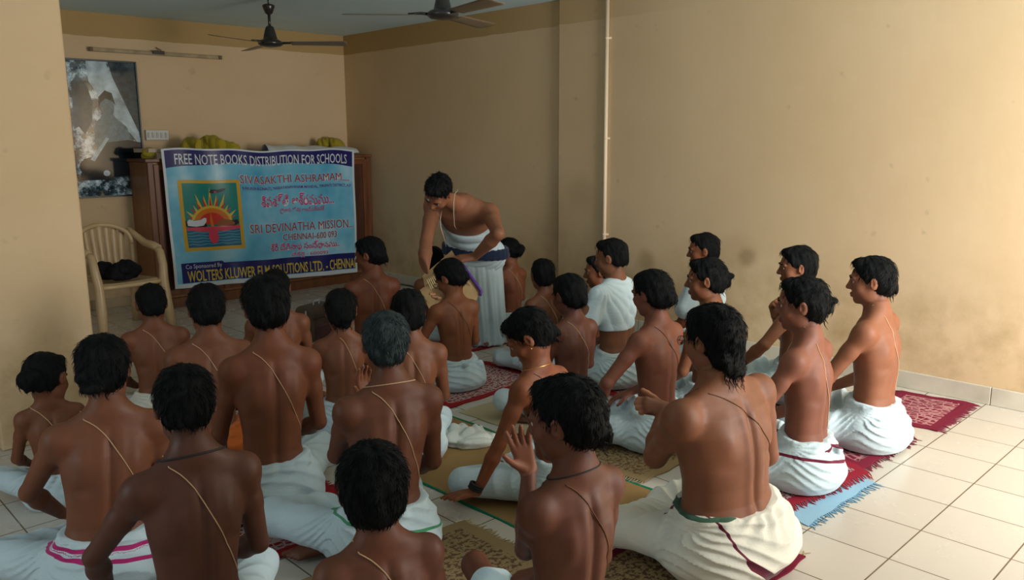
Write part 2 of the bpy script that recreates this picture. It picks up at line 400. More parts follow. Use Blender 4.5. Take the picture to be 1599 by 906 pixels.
# ------------------------------------------------------------------ the human figure
TZ = np.array([-.02, .0, .06, .12, .18, .25, .315, .38, .445, .51, .565, .607, .635, .66, .69, .75])
TA = np.array([.10, .150, .165, .160, .140, .122, .122, .132, .145, .152, .148, .118, .078, .056, .050, .048])
TBK = np.array([.07, .110, .125, .115, .090, .078, .080, .086, .090, .090, .084, .070, .058, .052, .049, .048])   # behind the axis
TFR = np.array([.07, .110, .120, .112, .098, .092, .094, .100, .105, .102, .090, .068, .054, .050, .048, .047])   # in front
class Torso:
    """elliptical loft along z in its own frame; M, O place the frame; lean and twist bend it"""
    def __init__(s, w=1.0, fat=1.0, lean=(0, 0), twist=0.0, M=None, O=None, hunch=0.0):
        s.w, s.fat, s.lean, s.twist, s.hunch = w, fat, lean, twist, hunch
        s.M = np.eye(3) if M is None else M; s.O = np.zeros(3) if O is None else np.asarray(O, float)
    def c(s, z):
        g = np.clip(np.asarray(z) / 0.6, 0, 2) ** 1.35
        return s.lean[0] * g, s.lean[1] * g - s.hunch * np.exp(-((np.asarray(z) - 0.42) / 0.16) ** 2)
    def pt(s, x, y, z):
        a = s.twist * min(max(z / 0.55, 0), 1); cx, cy = s.c(z)
        return s.O + s.M @ np.array([math.cos(a) * x - math.sin(a) * y + cx, math.sin(a) * x + math.cos(a) * y + cy, z])
    def Mt(s): return s.M @ rotz(s.twist)
    def sdf(s, X, Y, Z, grow=0.0, ztop=0.73, zbot=-0.02):
        x, y, z = X - s.O[0], Y - s.O[1], Z - s.O[2]; M = s.M
        x, y, z = M[0, 0] * x + M[1, 0] * y + M[2, 0] * z, M[0, 1] * x + M[1, 1] * y + M[2, 1] * z, M[0, 2] * x + M[1, 2] * y + M[2, 2] * z
        x, y, z = np.broadcast_arrays(x, y, z)
        cx, cy = s.c(z); a = s.twist * np.clip(z / 0.55, 0, 1); x = x - cx; y = y - cy
        x, y = np.cos(a) * x + np.sin(a) * y, -np.sin(a) * x + np.cos(a) * y
        fatz = 1 + (s.fat - 1) * np.exp(-((z - 0.22) / 0.22) ** 2)
        neck = np.clip((z - 0.635) / 0.05, 0, 1)
        ww = s.w * (1 - neck) + neck * (0.5 + 0.5 * s.w)
        A = np.interp(z, TZ, TA) * ww * fatz + grow
        B = np.where(y < 0, np.interp(z, TZ, TBK), np.interp(z, TZ, TFR)) * (0.45 + 0.55 * s.w) * fatz + grow
        k0 = np.sqrt((x / A) ** 2 + (y / B) ** 2); k1 = np.sqrt((x / A ** 2) ** 2 + (y / B ** 2) ** 2)
        d = k0 * (k0 - 1) / np.maximum(k1, 1e-5)
        back = y < 0
        env = np.clip((z - .16) / .08, 0, 1) * np.clip((.63 - z) / .08, 0, 1)
        d = d + np.where(back, env * (.0085 * np.exp(-(x / .013) ** 2) - .0055 * np.exp(-((np.abs(x) - .036) / .02) ** 2)), 0)
        # shoulder blades with a soft medial edge
        sx = np.abs(x) / max(s.w, .5)
        d = d - np.where(back, .012 * np.exp(-((sx - .085) / .032) ** 2 - ((z - .485) / .06) ** 2), 0)
        d = d + np.where(back, .005 * np.exp(-((sx - .088) / .03) ** 2 - ((z - .40) / .022) ** 2), 0)
        # chest
        d = d - np.where(~back, .008 * np.exp(-((sx - .065) / .045) ** 2 - ((z - .485) / .048) ** 2), 0)
        return np.maximum(np.maximum(d, z - ztop), zbot - z)

def hand(f, wrist, direc, palm, side, curl=(0.35, 0.45, 0.3), spread=0.12, sc=1.0, thumb=0.6, k=0.004):
    """palm = direction the palm faces; side=+1: thumb lies towards cross(dir, palm)"""
    d = nrm(direc); p = np.asarray(palm, float); p = nrm(p - d * (p @ d)); t = np.cross(d, p) * side
    W = np.asarray(wrist, float)
    offs = np.array([0.026, 0.009, -0.009, -0.026]) * sc; ln = [0.088, 0.092, 0.087, 0.078]
    fl = [0.92, 1.0, 0.94, 0.74]
    for i in range(4):
        base = W + t * offs[i] * 0.6; kn = W + d * ln[i] * sc + t * offs[i]
        f.cap(base, kn, 0.0145 * sc, 0.0115 * sc, k=0.012 * sc)
        ang = spread * (1.5 - i) / 1.5; dd = nrm(d * math.cos(ang) + t * math.sin(ang)); q = kn; th = 0.0
        for j, (L, c_) in enumerate(zip((0.043, 0.027, 0.021), curl)):
            th += c_; e = q + (dd * math.cos(th) + p * math.sin(th)) * L * fl[i] * sc
            f.cap(q, e, (0.0098 - j * 0.0009) * sc, (0.0092 - j * 0.001) * sc, k=k); q = e
    b = W + d * 0.018 * sc + t * 0.018 * sc + p * 0.006 * sc
    td = nrm(d * 0.75 + t * thumb + p * 0.25)
    e1 = b + td * 0.042 * sc; td2 = nrm(td + p * 0.15 + d * 0.25); e2 = e1 + td2 * 0.032 * sc; e3 = e2 + nrm(td2 + d * .2) * 0.024 * sc
    f.cap(b, e1, 0.0155 * sc, 0.0125 * sc, k=0.012 * sc); f.cap(e1, e2, 0.0115 * sc, 0.0105 * sc, k=k); f.cap(e2, e3, 0.0105 * sc, 0.0085 * sc, k=k)
def ik(A, T, l1, l2, pole):
    A = np.asarray(A, float); T = np.asarray(T, float); v = T - A; L = np.linalg.norm(v)
    L = min(max(L, abs(l1 - l2) + 1e-3), l1 + l2 - 1e-3); dv = nrm(v); T = A + dv * L
    a = (l1 * l1 - l2 * l2 + L * L) / (2 * L); hh = math.sqrt(max(l1 * l1 - a * a, 0))
    pv = np.asarray(pole, float); pv = nrm(pv - dv * (pv @ dv)); return A + dv * a + pv * hh, T
def arm(f, sh, el, wr, w=1.0, into=None):
    sh, el, wr = map(np.asarray, (sh, el, wr)); g = 0.5 + 0.5 * w
    f.ell(sh + (el - sh) * 0.06, (0.047 * g,) * 3, k=0.045)
    f.cap(sh, sh + (el - sh) * 0.45, 0.043 * g, 0.040 * g, k=0.028)
    f.cap(sh + (el - sh) * 0.4, el, 0.040 * g, 0.033 * g, k=0.012)
    m = el + (wr - el) * 0.3
    f.cap(el, m, 0.033 * g, 0.036 * g, k=0.012); f.cap(m, wr, 0.036 * g, 0.0225 * g, k=0.012)
def foot(f, ankle, direc, up, sc=1.0, side=1):
    d = nrm(direc); u = np.asarray(up, float); u = nrm(u - d * (u @ d)); t = np.cross(d, u) * side; A = np.asarray(ankle, float)
    f.ell(A - d * 0.03 * sc - u * 0.015 * sc, (0.033 * sc,) * 3, k=0.02)
    for o, L in ((0.022, .125), (0.0, .125), (-0.022, .105)):
        f.cap(A - u * 0.012 * sc + t * o * 0.5 * sc, A + d * L * sc + t * o * sc - u * 0.028 * sc, 0.029 * sc, 0.016 * sc, k=0.02)
    for i, (o, L, r) in enumerate(((0.031, .048, .013), (0.010, .042, .0095), (-0.006, .038, .009), (-0.021, .032, .0085), (-0.034, .026, .0085))):
        b = A + d * (.122 - .007 * i) * sc + t * o * sc - u * 0.030 * sc; f.cap(b, b + d * L * sc * .8 - u * .004 * sc, r * sc, r * .92 * sc, k=0.004)

EYE = (0.031, 0.073, 0.004)
def head_prims(f, P, k0=0.0):
    """P(x,y,z)->world, R head rotation, hf scale"""
    O, R, s = P
    def T(x, y, z): return O + R @ (np.array([x, y, z]) * s)
    def E(c, r, k, op='u', M=None):
        f.ell(T(*c), np.array(r) * s, k * s, R if M is None else R @ M, op)
    E((0, -.012, .026), (.073, .089, .080), .03)
    E((0, .028, -.008), (.063, .066, .092), .03)
    E((0, .030, -.066), (.050, .050, .040), .025)
    E((0, .067, -.092), (.020, .016, .016), .02)
    for q in (1, -1):
        E((q * .040, .058, -.028), (.026, .024, .026), .02)
        E((q * .030, .079, .022), (.026, .011, .009), .012)
        E((q * .046, .020, -.062), (.014, .032, .022), .02)
    for q in (1, -1): E((q * .031, .099, .004), (.017, .015, .0105), .010, 's')
    f.cap(T(0, .086, .012), T(0, .106, -.024), .0075 * s, .0115 * s, .012 * s)
    for q in (1, -1): E((q * .0125, .096, -.028), (.0085, .010, .0075), .006)
    E((0, .090, -.0575), (.021, .0095, .0055), .005); E((0, .088, -.0685), (.018, .010, .0065), .006)
    E((0, .1035, -.0625), (.016, .006, .0018), .003, 's')
    for q in (1, -1):
        Me = roty(q * .12) @ rotx(-.12)
        E((q * .079, -.006, -.004), (.0085, .019, .031), .008, 'u', rotz(-q * .35) @ Me)
        E((q * .087, .001, .000), (.005, .010, .017), .005, 's', rotz(-q * .35) @ Me)

STY = {
 'short':  dict(vol=1.0, nape=-.072, blobs=[], ears=True),
 'crop':   dict(vol=.985, nape=-.060, blobs=[], ears=True),
 'thick':  dict(vol=1.05, nape=-.084, blobs=[((0, -.05, -.03), (.066, .05, .055))], ears=True),
 'bowl':   dict(vol=1.07, nape=-.088, blobs=[((0, -.055, -.03), (.072, .052, .055))], ears=False),
 'tail':   dict(vol=1.03, nape=-.080, blobs=[((0, -.060, -.02), (.060, .048, .055)), ((.01, -.108, -.045), (.016, .014, .030))], ears=True),
 'tuft':   dict(vol=1.03, nape=-.080, blobs=[((0, -.055, -.01), (.062, .055, .060)), ((0, -.118, .012), (.022, .030, .018)), ((0, -.108, -.02), (.028, .022, .028))], ears=True),
 'bun':    dict(vol=1.04, nape=-.072, blobs=[((0, -.06, -.02), (.062, .048, .050)), ((-.032, -.112, -.055), (.036, .026, .024)), ((-.064, -.080, -.018), (.020, .022, .022))], ears=True),
 'bag':    dict(vol=1.05, nape=-.090, blobs=[((0, -.075, -.02), (.062, .058, .058)), ((0, -.115, -.035), (.030, .022, .034))], ears=True),
 'side':   dict(vol=1.02, nape=-.060, blobs=[((-.015, -.085, -.012), (.058, .055, .048)), ((0, -.12, .0), (.045, .025, .035))], ears=True),
 'messy':  dict(vol=1.04, nape=-.098, blobs=[((0, -.06, -.035), (.066, .05, .058)), ((.02, -.070, -.090), (.020, .018, .030))], ears=False),
 'long':   dict(vol=1.06, nape=-.125, blobs=[((0, -.05, -.045), (.074, .056, .072)), ((.012, -.068, -.105), (.05, .034, .045))], ears=True),
}
def hair_mesh(P, sty, rng, h, nstr, name='hair'):
    O, R, s = P; st = STY[sty]
    lo = O - .19 * s; hi = O + .19 * s
    f = Field(lo, hi, h)
    def T(x, y, z): return O + R @ (np.array([x, y, z]) * s)
    v = st['vol']
    f.ell(T(0, -.016, .033), np.array((.081 * v, .0965 * v, .087 * v)) * s, 0, R)
    f.ell(T(0, -.045, -.022), np.array((.066 * v, .060 * v, .062)) * s, .03 * s, R)
    for c, r in st['blobs']: f.ell(T(*c), np.array(r) * s, .012 * s, R)
    # fringe volume over the forehead
    f.ell(T(.008, .046, .088), np.array((.055, .034, .024)) * s, .02 * s, R)
    ph = rng.random(8) * 6.28
    A_ = s * .0035
    def dsp(x, y, z):
        q = (np.stack([x, y, z], 1) - O) @ R / s
        a = np.arctan2(q[:, 0], -q[:, 1] + .01)
        return A_ * (np.sin(a * 7 + q[:, 2] * 60 + ph[0]) * .5 + np.sin(a * 17 + q[:, 2] * 25 + ph[1]) * .45 + np.sin(q[:, 0] * 110 + q[:, 1] * 80 + ph[2]) * .4)
    f.disp(dsp)
    # cut away the face, the ears and the hair below the nape line
    f.ell(T(0, .114, -.034), np.array((.084, .094, .113)) * s, .006 * s, R, 's')
    if st['ears']:
        for q in (1, -1): f.ell(T(q * .090, .006, -.026), np.array((.030, .026, .040)) * s, .005 * s, R, 's')
    nape = st['nape']
    def cut(X, Y, Z):
        x, y, z = X - O[0], Y - O[1], Z - O[2]
        a, b, c = (R[0, 0] * x + R[1, 0] * y + R[2, 0] * z) / s, (R[0, 1] * x + R[1, 1] * y + R[2, 1] * z) / s, (R[0, 2] * x + R[1, 2] * y + R[2, 2] * z) / s
        t = np.clip((.035 - b) / .085, 0, 1); zc = .010 + (nape - .010) * t ** .9
        if not st['ears']: zc = -.045 + (nape + .045) * t
        zc = zc + .006 * np.sin(a * 95 + ph[3]) * np.sin(b * 70 + ph[4]) + .004 * np.sin(a * 190 + ph[5])
        return (c - zc) * s * .9
    f.fn(lo, hi, lambda X, Y, Z: -cut(X, Y, Z) * 1.0, 0, 'i')
    V, Q = f.mesh()
    # strands lying along the flow from the crown, tips lifted: only their ends break the outline
    q = (V - O) @ R / s
    crown = np.array([0, -.055, .105])
    base_n = len(V); sv = []; stt = []
    ctr = np.array([0, -.02, .01])
    pick = rng.choice(len(V), size=min(nstr, len(V)), replace=False)
    low = q[pick, 2] < nape + .035
    for n_, i in enumerate(pick):
        p = q[i]; out = nrm(p - ctr); fl = p - crown; fl = fl - out * (fl @ out)
        if np.linalg.norm(fl) < 1e-3: continue
        fl = nrm(fl) + rng.normal(0, .22, 3); fl[2] -= .25; fl = nrm(fl - out * (fl @ out) * .8)
        L = rng.uniform(.016, .034); w_ = rng.uniform(.0007, .0012)
        sd = nrm(np.cross(fl, out))
        a0 = p - fl * L * .3 - out * .002; a1 = p + fl * L * .4 + out * .0022; a2 = p + fl * L + out * rng.uniform(-.002, .0035)
        b = base_n + len(sv) * 1
        ring = [a0 + sd * w_, a0 - sd * w_, a0 + out * w_, a1 + sd * w_, a1 - sd * w_, a1 + out * w_ * 1.4, a2]
        k_ = len(sv); sv += ring
        B = base_n + k_
        stt += [(B, B + 3, B + 5), (B, B + 5, B + 2), (B + 2, B + 5, B + 4), (B + 2, B + 4, B + 1), (B + 1, B + 4, B + 3), (B + 1, B + 3, B),
                (B + 3, B + 6, B + 5), (B + 5, B + 6, B + 4), (B + 4, B + 6, B + 3)]
    if sty in ('long', 'messy', 'tail', 'tuft', 'bun'):
        n_l = {'long': 26, 'messy': 14}.get(sty, 5)
        for _ in range(n_l):
            x0_ = rng.uniform(-.05, .06) if sty in ('long', 'messy') else rng.uniform(-.012, .02); p = np.array([x0_, -.088 + abs(x0_) * .5, nape + rng.uniform(.0, .04)]); L = rng.uniform(.035, .07) if sty == 'long' else rng.uniform(.02, .04); pr, ph_, am = rng.uniform(90, 150), rng.random() * 6, rng.uniform(.004, .009)
            B = base_n + len(sv)
            for k in range(7):
                t = k / 6; c_ = p + np.array([am * math.sin(pr * L * t + ph_), -.012 * t - am * math.cos(pr * L * t + ph_) * .6, -L * t]); w2 = .0026 * (1 - t) + .0006
                sv += [c_ + [w2, 0, 0], c_ + [0, -w2, 0], c_ + [-w2, 0, 0], c_ + [0, w2, 0]]
            for k in range(6):
                for e in range(4):
                    a_, b_ = B + k * 4 + e, B + k * 4 + (e + 1) % 4; stt += [(a_, a_ + 4, b_ + 4), (a_, b_ + 4, b_)]
    if sv:
        SV = O + (np.array(sv) * s) @ R.T; V = np.concatenate([V, SV]); q = np.concatenate([q, np.array(sv)])
    ang = np.arctan2(q[:, 0], -(q[:, 1] + .055)); rr = np.linalg.norm(q - crown, axis=1)
    return V, Q, (np.array(stt) if sv else None), np.stack([ang, rr * 12, q[:, 2] * 4], 1)

def sphere_mb(mb, c, r, n=12, mi=0):
    prof = []; vs = []; fs = []
    for j in range(n // 2 + 1):
        a = math.pi * j / (n // 2)
        for k in range(n): b = 2 * math.pi * k / n; vs.append((c[0] + r[0] * math.sin(a) * math.cos(b), c[1] + r[1] * math.sin(a) * math.sin(b), c[2] + r[2] * math.cos(a)))
    for j in range(n // 2):
        for k in range(n): l = (k + 1) % n; fs.append((j * n + k, (j + 1) * n + k, (j + 1) * n + l, j * n + l))
    return mb.add(vs, fs, mi)
EYEW = plain('eye_white', rgb(0.42, 0.38, 0.33), 0.2); IRIS = plain('dark_iris', rgb(0.01, 0.006, 0.004), 0.12)
THREAD = plain('cotton_thread', rgb(0.56, 0.36, 0.20), 0.8, 0.2)
THREAD_D = plain('darkened_thread', rgb(0.16, 0.07, 0.03), 0.8, 0.2)
BLACKCORD = plain('black_cord', rgb(0.01, 0.008, 0.008), 0.7)
GOLD = plain('gold', rgb(0.75, 0.45, 0.12), 0.3, 0.5, metallic=1)
FRAME = plain('thin_dark_metal', rgb(0.05, 0.04, 0.035), 0.3, metallic=0.6)
GLASSL, _nt, _p = nmat('clear_lens'); _p.inputs['Transmission Weight'].default_value = 1.0; _p.inputs['Roughness'].default_value = 0.02; _p.inputs['IOR'].default_value = 1.05

def finish_head(par, P, detail, glasses=False, S=1.0, earring=False):
    O, R, s = P
    def T(x, y, z): return (O + R @ (np.array([x, y, z]) * s)) * S
    for q in (1, -1):
        mb = MB(); c = T(q * EYE[0], EYE[1] + .0035, EYE[2]); r = .0118 * s * S
        sphere_mb(mb, c, (r, r, r), 12, 0)
        c2 = np.array(c) + (R @ np.array([0, .0048, 0])) * s * S; sphere_mb(mb, c2, (r * .72,) * 3, 10, 1)
        mb.build('eye', [EYEW, IRIS], par, True)
        mb = MB(); pts = [T(q * x, y, z) for x, y, z in ((.012, .095, .021), (.022, .0955, .026), (.034, .0915, .027), (.047, .0805, .021))]
        mb.tube(pts, [.002 * s * S, .0036 * s * S, .0034 * s * S, .0012 * s * S], 6); mb.build('eyebrow', HAIR, par, True)
    if glasses:
        mb = MB()
        for q in (1, -1):
            pts = [T(q * .031 + .021 * math.cos(a), .112 - abs(.021 * math.cos(a)) * .12, .0 + .016 * math.sin(a)) for a in np.linspace(0, 2 * math.pi, 19)]
            mb.tube(pts, .0011 * s * S, 6, caps=False)
            mb.tube([T(q * .052, .110, .006), T(q * .072, .09, .008), T(q * .080, .02, .006), T(q * .081, -.02, -.004)], .0011 * s * S, 6)
        mb.tube([T(-.010, .112, .004), T(0, .116, .008), T(.010, .112, .004)], .0011 * s * S, 6)
        g = mb.build('glasses', FRAME, par, True)
        for q in (1, -1):
            mb = MB(); n = 20
            fr = [T(q * .031 + .0205 * math.cos(a), .1125 - abs(.021 * math.cos(a)) * .12, .0155 * math.sin(a)) for a in np.linspace(0, 2 * math.pi, n, endpoint=False)]
            bk = [T(q * .031 + .0205 * math.cos(a), .1113 - abs(.021 * math.cos(a)) * .12, .0155 * math.sin(a)) for a in np.linspace(0, 2 * math.pi, n, endpoint=False)]
            mb.add(fr + bk, [tuple(range(n)), tuple(range(2 * n - 1, n - 1, -1))] + [(i, n + i, n + (i + 1) % n, (i + 1) % n) for i in range(n)]); mb.build('lens', GLASSL, g)
    if earring:
        for q in (1, -1):
            mb = MB(); sphere_mb(mb, T(q * .088, .004, -.036), (.0045 * s * S,) * 3, 10); mb.build('earring', GOLD, par, True)

def body_tint(V, P, hands, sty):
    O, R, s = P
    q = (V - O) @ R / s
    lips = np.exp(-((q[:, 0] / .019) ** 2 + ((q[:, 2] + .063) / .0105) ** 2) ** 1.5) * (q[:, 1] > .075)
    palm = np.zeros(len(V))
    for (W, d, p, sc) in hands:
        D = nrm(d); Pn = nrm(np.asarray(p) - D * (np.asarray(p) @ D)); r = V - W
        a = r @ D; sd_ = r @ np.cross(D, Pn); m = (a > .0) & (a < .21 * sc) & (np.abs(sd_) < .075 * sc) & (np.abs(r @ Pn) < .09 * sc) & (np.linalg.norm(r, axis=1) < .22 * sc)
        palm[m] = np.clip((r[m] @ Pn) / .012, 0, 1) * .8
    nap = np.clip((-.035 - q[:, 2]) / .02, 0, 1) * np.clip((q[:, 2] + .105) / .04, 0, 1) * np.clip((-.02 - q[:, 1]) / .03, 0, 1) * .55 * (np.abs(q[:, 0]) < .07)
    return np.stack([np.clip(lips, 0, 1), palm, nap, np.ones(len(V))], 1)

def sacred_thread(par, bv, T, side=1, mat=THREAD, r=.0017, S=1.0, knot=True, w=1.0, x0=-.082, x1=.140, z0=.645, z1=.24, sag=0.02):
    """cord over the left shoulder, down across the back to the right waist, and back up across the chest"""
    pts = []
    n = 22
    def cast(x, z, sgn):
        o = T.pt(x, sgn * .5, z); dr = (T.M @ np.array([0, -sgn, 0.0]))
        h = bv.ray_cast(Vector(o * S), Vector(dr), 1.2 * S)
        if h[0] is None or abs(h[3] - (.5 - (.10 if sgn < 0 else .11)) * S) > (.085 if z < .60 else .125) * S: return None
        return np.array(h[0] + h[1] * r * .7)
    back = []; front = []
    for i in range(n + 1):
        t = i / n; z = z0 + (z1 - z0) * t ** 1.25; x = side * w * (x0 + (x1 - x0) * (t ** .82))
        p = cast(x, z, -1);  back.append(p)
        p = cast(side * w * (x0 - .004 + (x1 - x0) * t ** .9), z0 - .02 + (z1 - z0 + .02) * t, 1); front.append(p)
    top = cast(side * w * x0, z0 + .012, -1)
    bk = [p for p in back if p is not None]; fr = [p for p in front if p is not None]
    def clean(L):
        L = [np.array(p) for p in L]
        for _ in range(3):
            L = [L[0]] + [(L[i - 1] + 2 * L[i] + L[i + 1]) / 4 for i in range(1, len(L) - 1)] + [L[-1]]
        out = []
        for p in L:
            h = bv.find_nearest(Vector(p)); nn = h[1]; q_ = Vector(p) - h[0]
            out.append(np.array(h[0] + nn * r * .75) if q_.dot(nn) < r * 1.5 and h[3] < .03 else p)
        return out
    if len(bk) < 6: return
    mb = MB(); path = clean(bk)
    if len(fr) > 6:
        f2 = clean(fr)[::-1]; path = path + f2
        # over the shoulder
        a, b = path[-1], path[0]; m = (a + b) / 2; h = bv.ray_cast(Vector(m + (T.M @ np.array([0, 0, .12])) * S), Vector(T.M @ np.array([0, 0, -1.0])), .2 * S)
        if h[0] is not None: path = path + [np.array(h[0] + h[1] * r)]
        path = path + [path[0]]
    mb.tube(path, r, 6, caps=False)
    if knot: sphere_mb(mb, path[int(n * .93)], (r * 2.3,) * 3, 8)
    mb.build('sacred_thread', mat, par, True)

def seated(px, py, z, az=0, haz=None, hp=0, hr=0, lean=(0, 0), w=.9, fat=1.0, hw=.97, sty='short', tone=(.30, .135, .062), label='', hands=None,
           elbows=None, hcurl=None, knees=None, dh=WHITE, stripe=None, stripe_f=None, sw=.008, shins=None, feet=False, h=.0062, twist=0, hunch=0.01, bare=(), glasses=False, hair=None, nstr=350,
           thread=True, thr_side=1, thr_mat=None, thr=None, neck=None, group=None, cover=.62, extras=None, zw=.225, skirt=True, seed=0, headoff=(0, 0.02), earring=False, hair_name='hair', dh_label=None, stripe2=None, fold=1.0, flat=False):
    rng = np.random.default_rng(seed + int(px * 7 + py)); z *= .965; w = w * 1.07
    S = z / .80; hf = hw / S
    haz = az if haz is None else haz
    T = Torso(w, fat, lean, math.radians(twist), hunch=hunch)
    # head frame, local coordinates of the figure
    Rh = rotz(math.radians(-(haz - az))) @ rotx(math.radians(-hp - 7)) @ roty(math.radians(hr))
    cx, cy = T.c(.66); hc = np.array([cx + headoff[0], cy + headoff[1] + .006, .80])
    P = (hc, Rh, hf)
    Wd = atz(px, py, z); Rz = rotz(math.radians(-az))
    root = Wd - Rz @ np.array([hc[0], hc[1], 0]) * S; root[2] = {1252: .021, 1361: .013, 1113: .011, 704: .011, 827: .007, 603: .011, 955: .011, 1245: .011, 1018: .011, 889: .006, 417: .010}.get(px, 0.0)
    lo = np.array([-.52, -.30, -.02]); hi = np.array([.52, .72, .98])
    f = Field(lo, hi, h / S if S > .85 else h)
    f.fn((-.26 * max(w, fat), -.26, -.03), (.26 * max(w, fat), .30, .74), lambda X, Y, Z: T.sdf(X, Y, Z, ztop=.70))
    # neck and trapezius
    nb = T.pt(0, -.010, .63); nh = hc + Rh @ (np.array([0, -.022, -.05]) * hf)
    f.cap(nb, nh, .050 * (.5 + .5 * w), .047 * (.35 + .65 * hf), k=.025)
    shj = {}
    for q in (1, -1):
        sj = T.pt(q * .157 * w, -.006, .578); shj[q] = sj
        f.cap(T.pt(q * .032, -.024, .655), sj + np.array([0, 0, .004]), .034, .036, k=.05)
    # arms
    hands = hands or {}; elbows = elbows or {}; hcurl = hcurl or {}
    hinfo = []
    for q in (1, -1):
        tgt = hands.get(q, (q * .13, .27, .20))
        if tgt[0] == 'px': tgt = Rz.T @ (atz(*tgt[1:]) - root) / S
        elif tgt[0] == 'pd': tgt = Rz.T @ (atd(tgt[1], tgt[2], float((Wd - CAM_POS) @ FWD) + tgt[3]) - root) / S
        pole = elbows.get(q, (q * .5, -.4, -.8))
        el, wr = ik(shj[q], tgt, .275, .240, pole)
        arm(f, shj[q], el, wr, w)
        hd = hcurl.get(q, dict(d=nrm(wr - el) + np.array([-q * .5, .3, -.1]), p=(0, 0, -1), c=(.3, .35, .25)))
        d_ = np.asarray(hd['d'], float); p_ = np.asarray(hd['p'], float)
        hs = .92 * (.45 + .55 * hf)
        side = q if True else q
        # thumb on the inner side when palms face down
        hand(f, wr, d_, p_, q, hd['c'], hd.get('sp', .12), hs, hd.get('th', .6))
        hinfo.append((wr, d_, p_, hs))
        if extras and ('wrist', q) in extras: extras[('wrist', q)] = (wr, nrm(wr - el), .0225 * (.5 + .5 * w))
    # legs under the cloth
    kn = knees or {1: (.27, .30, .10), -1: (-.27, .30, .10)}
    kn = {q_: (tuple(Rz.T @ (atz(*v_[1:]) - root) / S) if v_[0] == 'px' else v_) for q_, v_ in kn.items()}
    an = shins or {1: (-.06, .42, .045), -1: (.07, .36, .05)}
    for q in (1, -1):
        hp_ = np.array([q * .085 * w, .03, .085]); k_ = np.array(kn[q]); a_ = np.array(an[q])
        f.cap(hp_, k_, .062, .046, k=.02); f.cap(k_, a_, .043, .026, k=.02)
        fd = feet.get(q) if isinstance(feet, dict) else None
        fdv = np.array(fd) if fd else np.array([-q * .9, .35, -.05]); foot(f, a_, fdv, (0, 0, 1) if not fd else (0, 0, 1), .95, q)
    head_prims(f, P)
    f.fn(lo, hi, lambda X, Y, Z: .004 - Z + X * 0 + Y * 0, 0, 'i')
    V, Q = f.mesh()
    me = np_mesh('person', V * S, Q)
    set_attr(me, 'tint', body_tint(V, P, hinfo, sty), 'FLOAT_COLOR')
    o = link('person', me, skin_mat(tone)); o.location = root; o.rotation_euler = (0, 0, math.radians(-az))
    tag(o, label, 'person', group)
    bv = BVHTree.FromPolygons([Vector(v) for v in (V * S)], [tuple(int(i) for i in qq) for qq in Q])
    # hair
    HV, HQ, HT, fl = hair_mesh(P, sty, rng, min(h, .0055) / max(S, .8), nstr)
    mh = np_mesh(hair_name, HV * S, HQ, HT); set_attr(mh, 'flow', fl); link(hair_name, mh, hair or HAIR, o)
    finish_head(o, P, True, glasses, S, earring)
    # dhoti
    if skirt:
        d = Field(np.array([-.52, -.30, -.02]), np.array([.52, .66, .36]), h / S if S > .85 else h)
        KT = np.array([-.03, .0, .04, .09, .15, .20, .25, .30]); 
        def hips(X, Y, Z):
            g = np.interp(Z, KT, [-.02, .036, .052, .050, .040, .027, .017, .012])
            return T.sdf(X, Y, Z, grow=0.0, ztop=.30, zbot=-.03) - g
        d.fn((-.30 * max(w, fat), -.28, -.03), (.30 * max(w, fat), .30, .32), hips)
        for q in (1, -1):
            hp_ = np.array([q * .095 * w, .03, .085]); k_ = np.array(kn[q]); a_ = np.array(an[q])
            if q in bare: d.cap(hp_, hp_ + (k_ - hp_) * .70, .088, .080, k=.05); continue
            d.cap(hp_, k_, .088, .066, k=.05)
            e_ = k_ + (a_ - k_) * cover; d.cap(k_, e_, .064, .052, k=.035)
        if not flat: d.ell((0, .22, .05), (.17, .17, .055), .05)
        K1 = np.array([-.16 * w, .02, .21]); K2 = np.array([.03, .16, .14]); ph = rng.random(8) * 6.28
        def folds(x, y, z):
            q1 = np.arctan2(z - K1[2], np.hypot(x - K1[0], y - K1[1]) + .02); r1 = np.sqrt((x - K1[0]) ** 2 + (y - K1[1]) ** 2 + (z - K1[2]) ** 2)
            a = np.sin(q1 * 21 + 2.4 * np.sin(11 * x + ph[0]) + ph[1] + 12 * y + .5 * np.sin(23 * z + 9 * x)); a = 1 - np.abs(a) * 1.6
            q2 = np.arctan2(y - K2[1], x - K2[0]); r2 = np.hypot(x - K2[0], y - K2[1])
            b = 1 - np.abs(np.sin(q2 * 11 + 9 * z + 1.0 * np.sin(12 * r2 + ph[2]) + ph[3])) * 1.6
            c = np.sin(70 * z + 9 * np.arctan2(x, y + .02) + 2 * np.sin(12 * x + ph[4]))
            leg = np.clip((y - .05) / .1, 0, 1); top = np.exp(-((z - .19) / .05) ** 2)
            amp = .0056 * fold * np.clip((z - .01) / .10, .12, 1)
            return -(amp * (1 - leg) * a * np.clip(r1 / .1, .3, 1) + amp * leg * b * .9 + .0048 * fold * top * c * (1 - leg))
        d.disp(folds)
        for q in (1, -1):       # keep the cloth clear of shank and feet
            pass
        def trim(X, Y, Z):
            cx_, cy_ = T.c(zw); a = np.arctan2(X - cx_, -(Y - cy_)); return Z - (zw + .012 * np.cos(a) * -1 + .004 * np.sin(a * 5 + ph[5])) + 0 * Y
        d.fn(d.lo, (.52, .66, .36), trim, 0.0, 'i')
        # rolled waist
        ring = [];
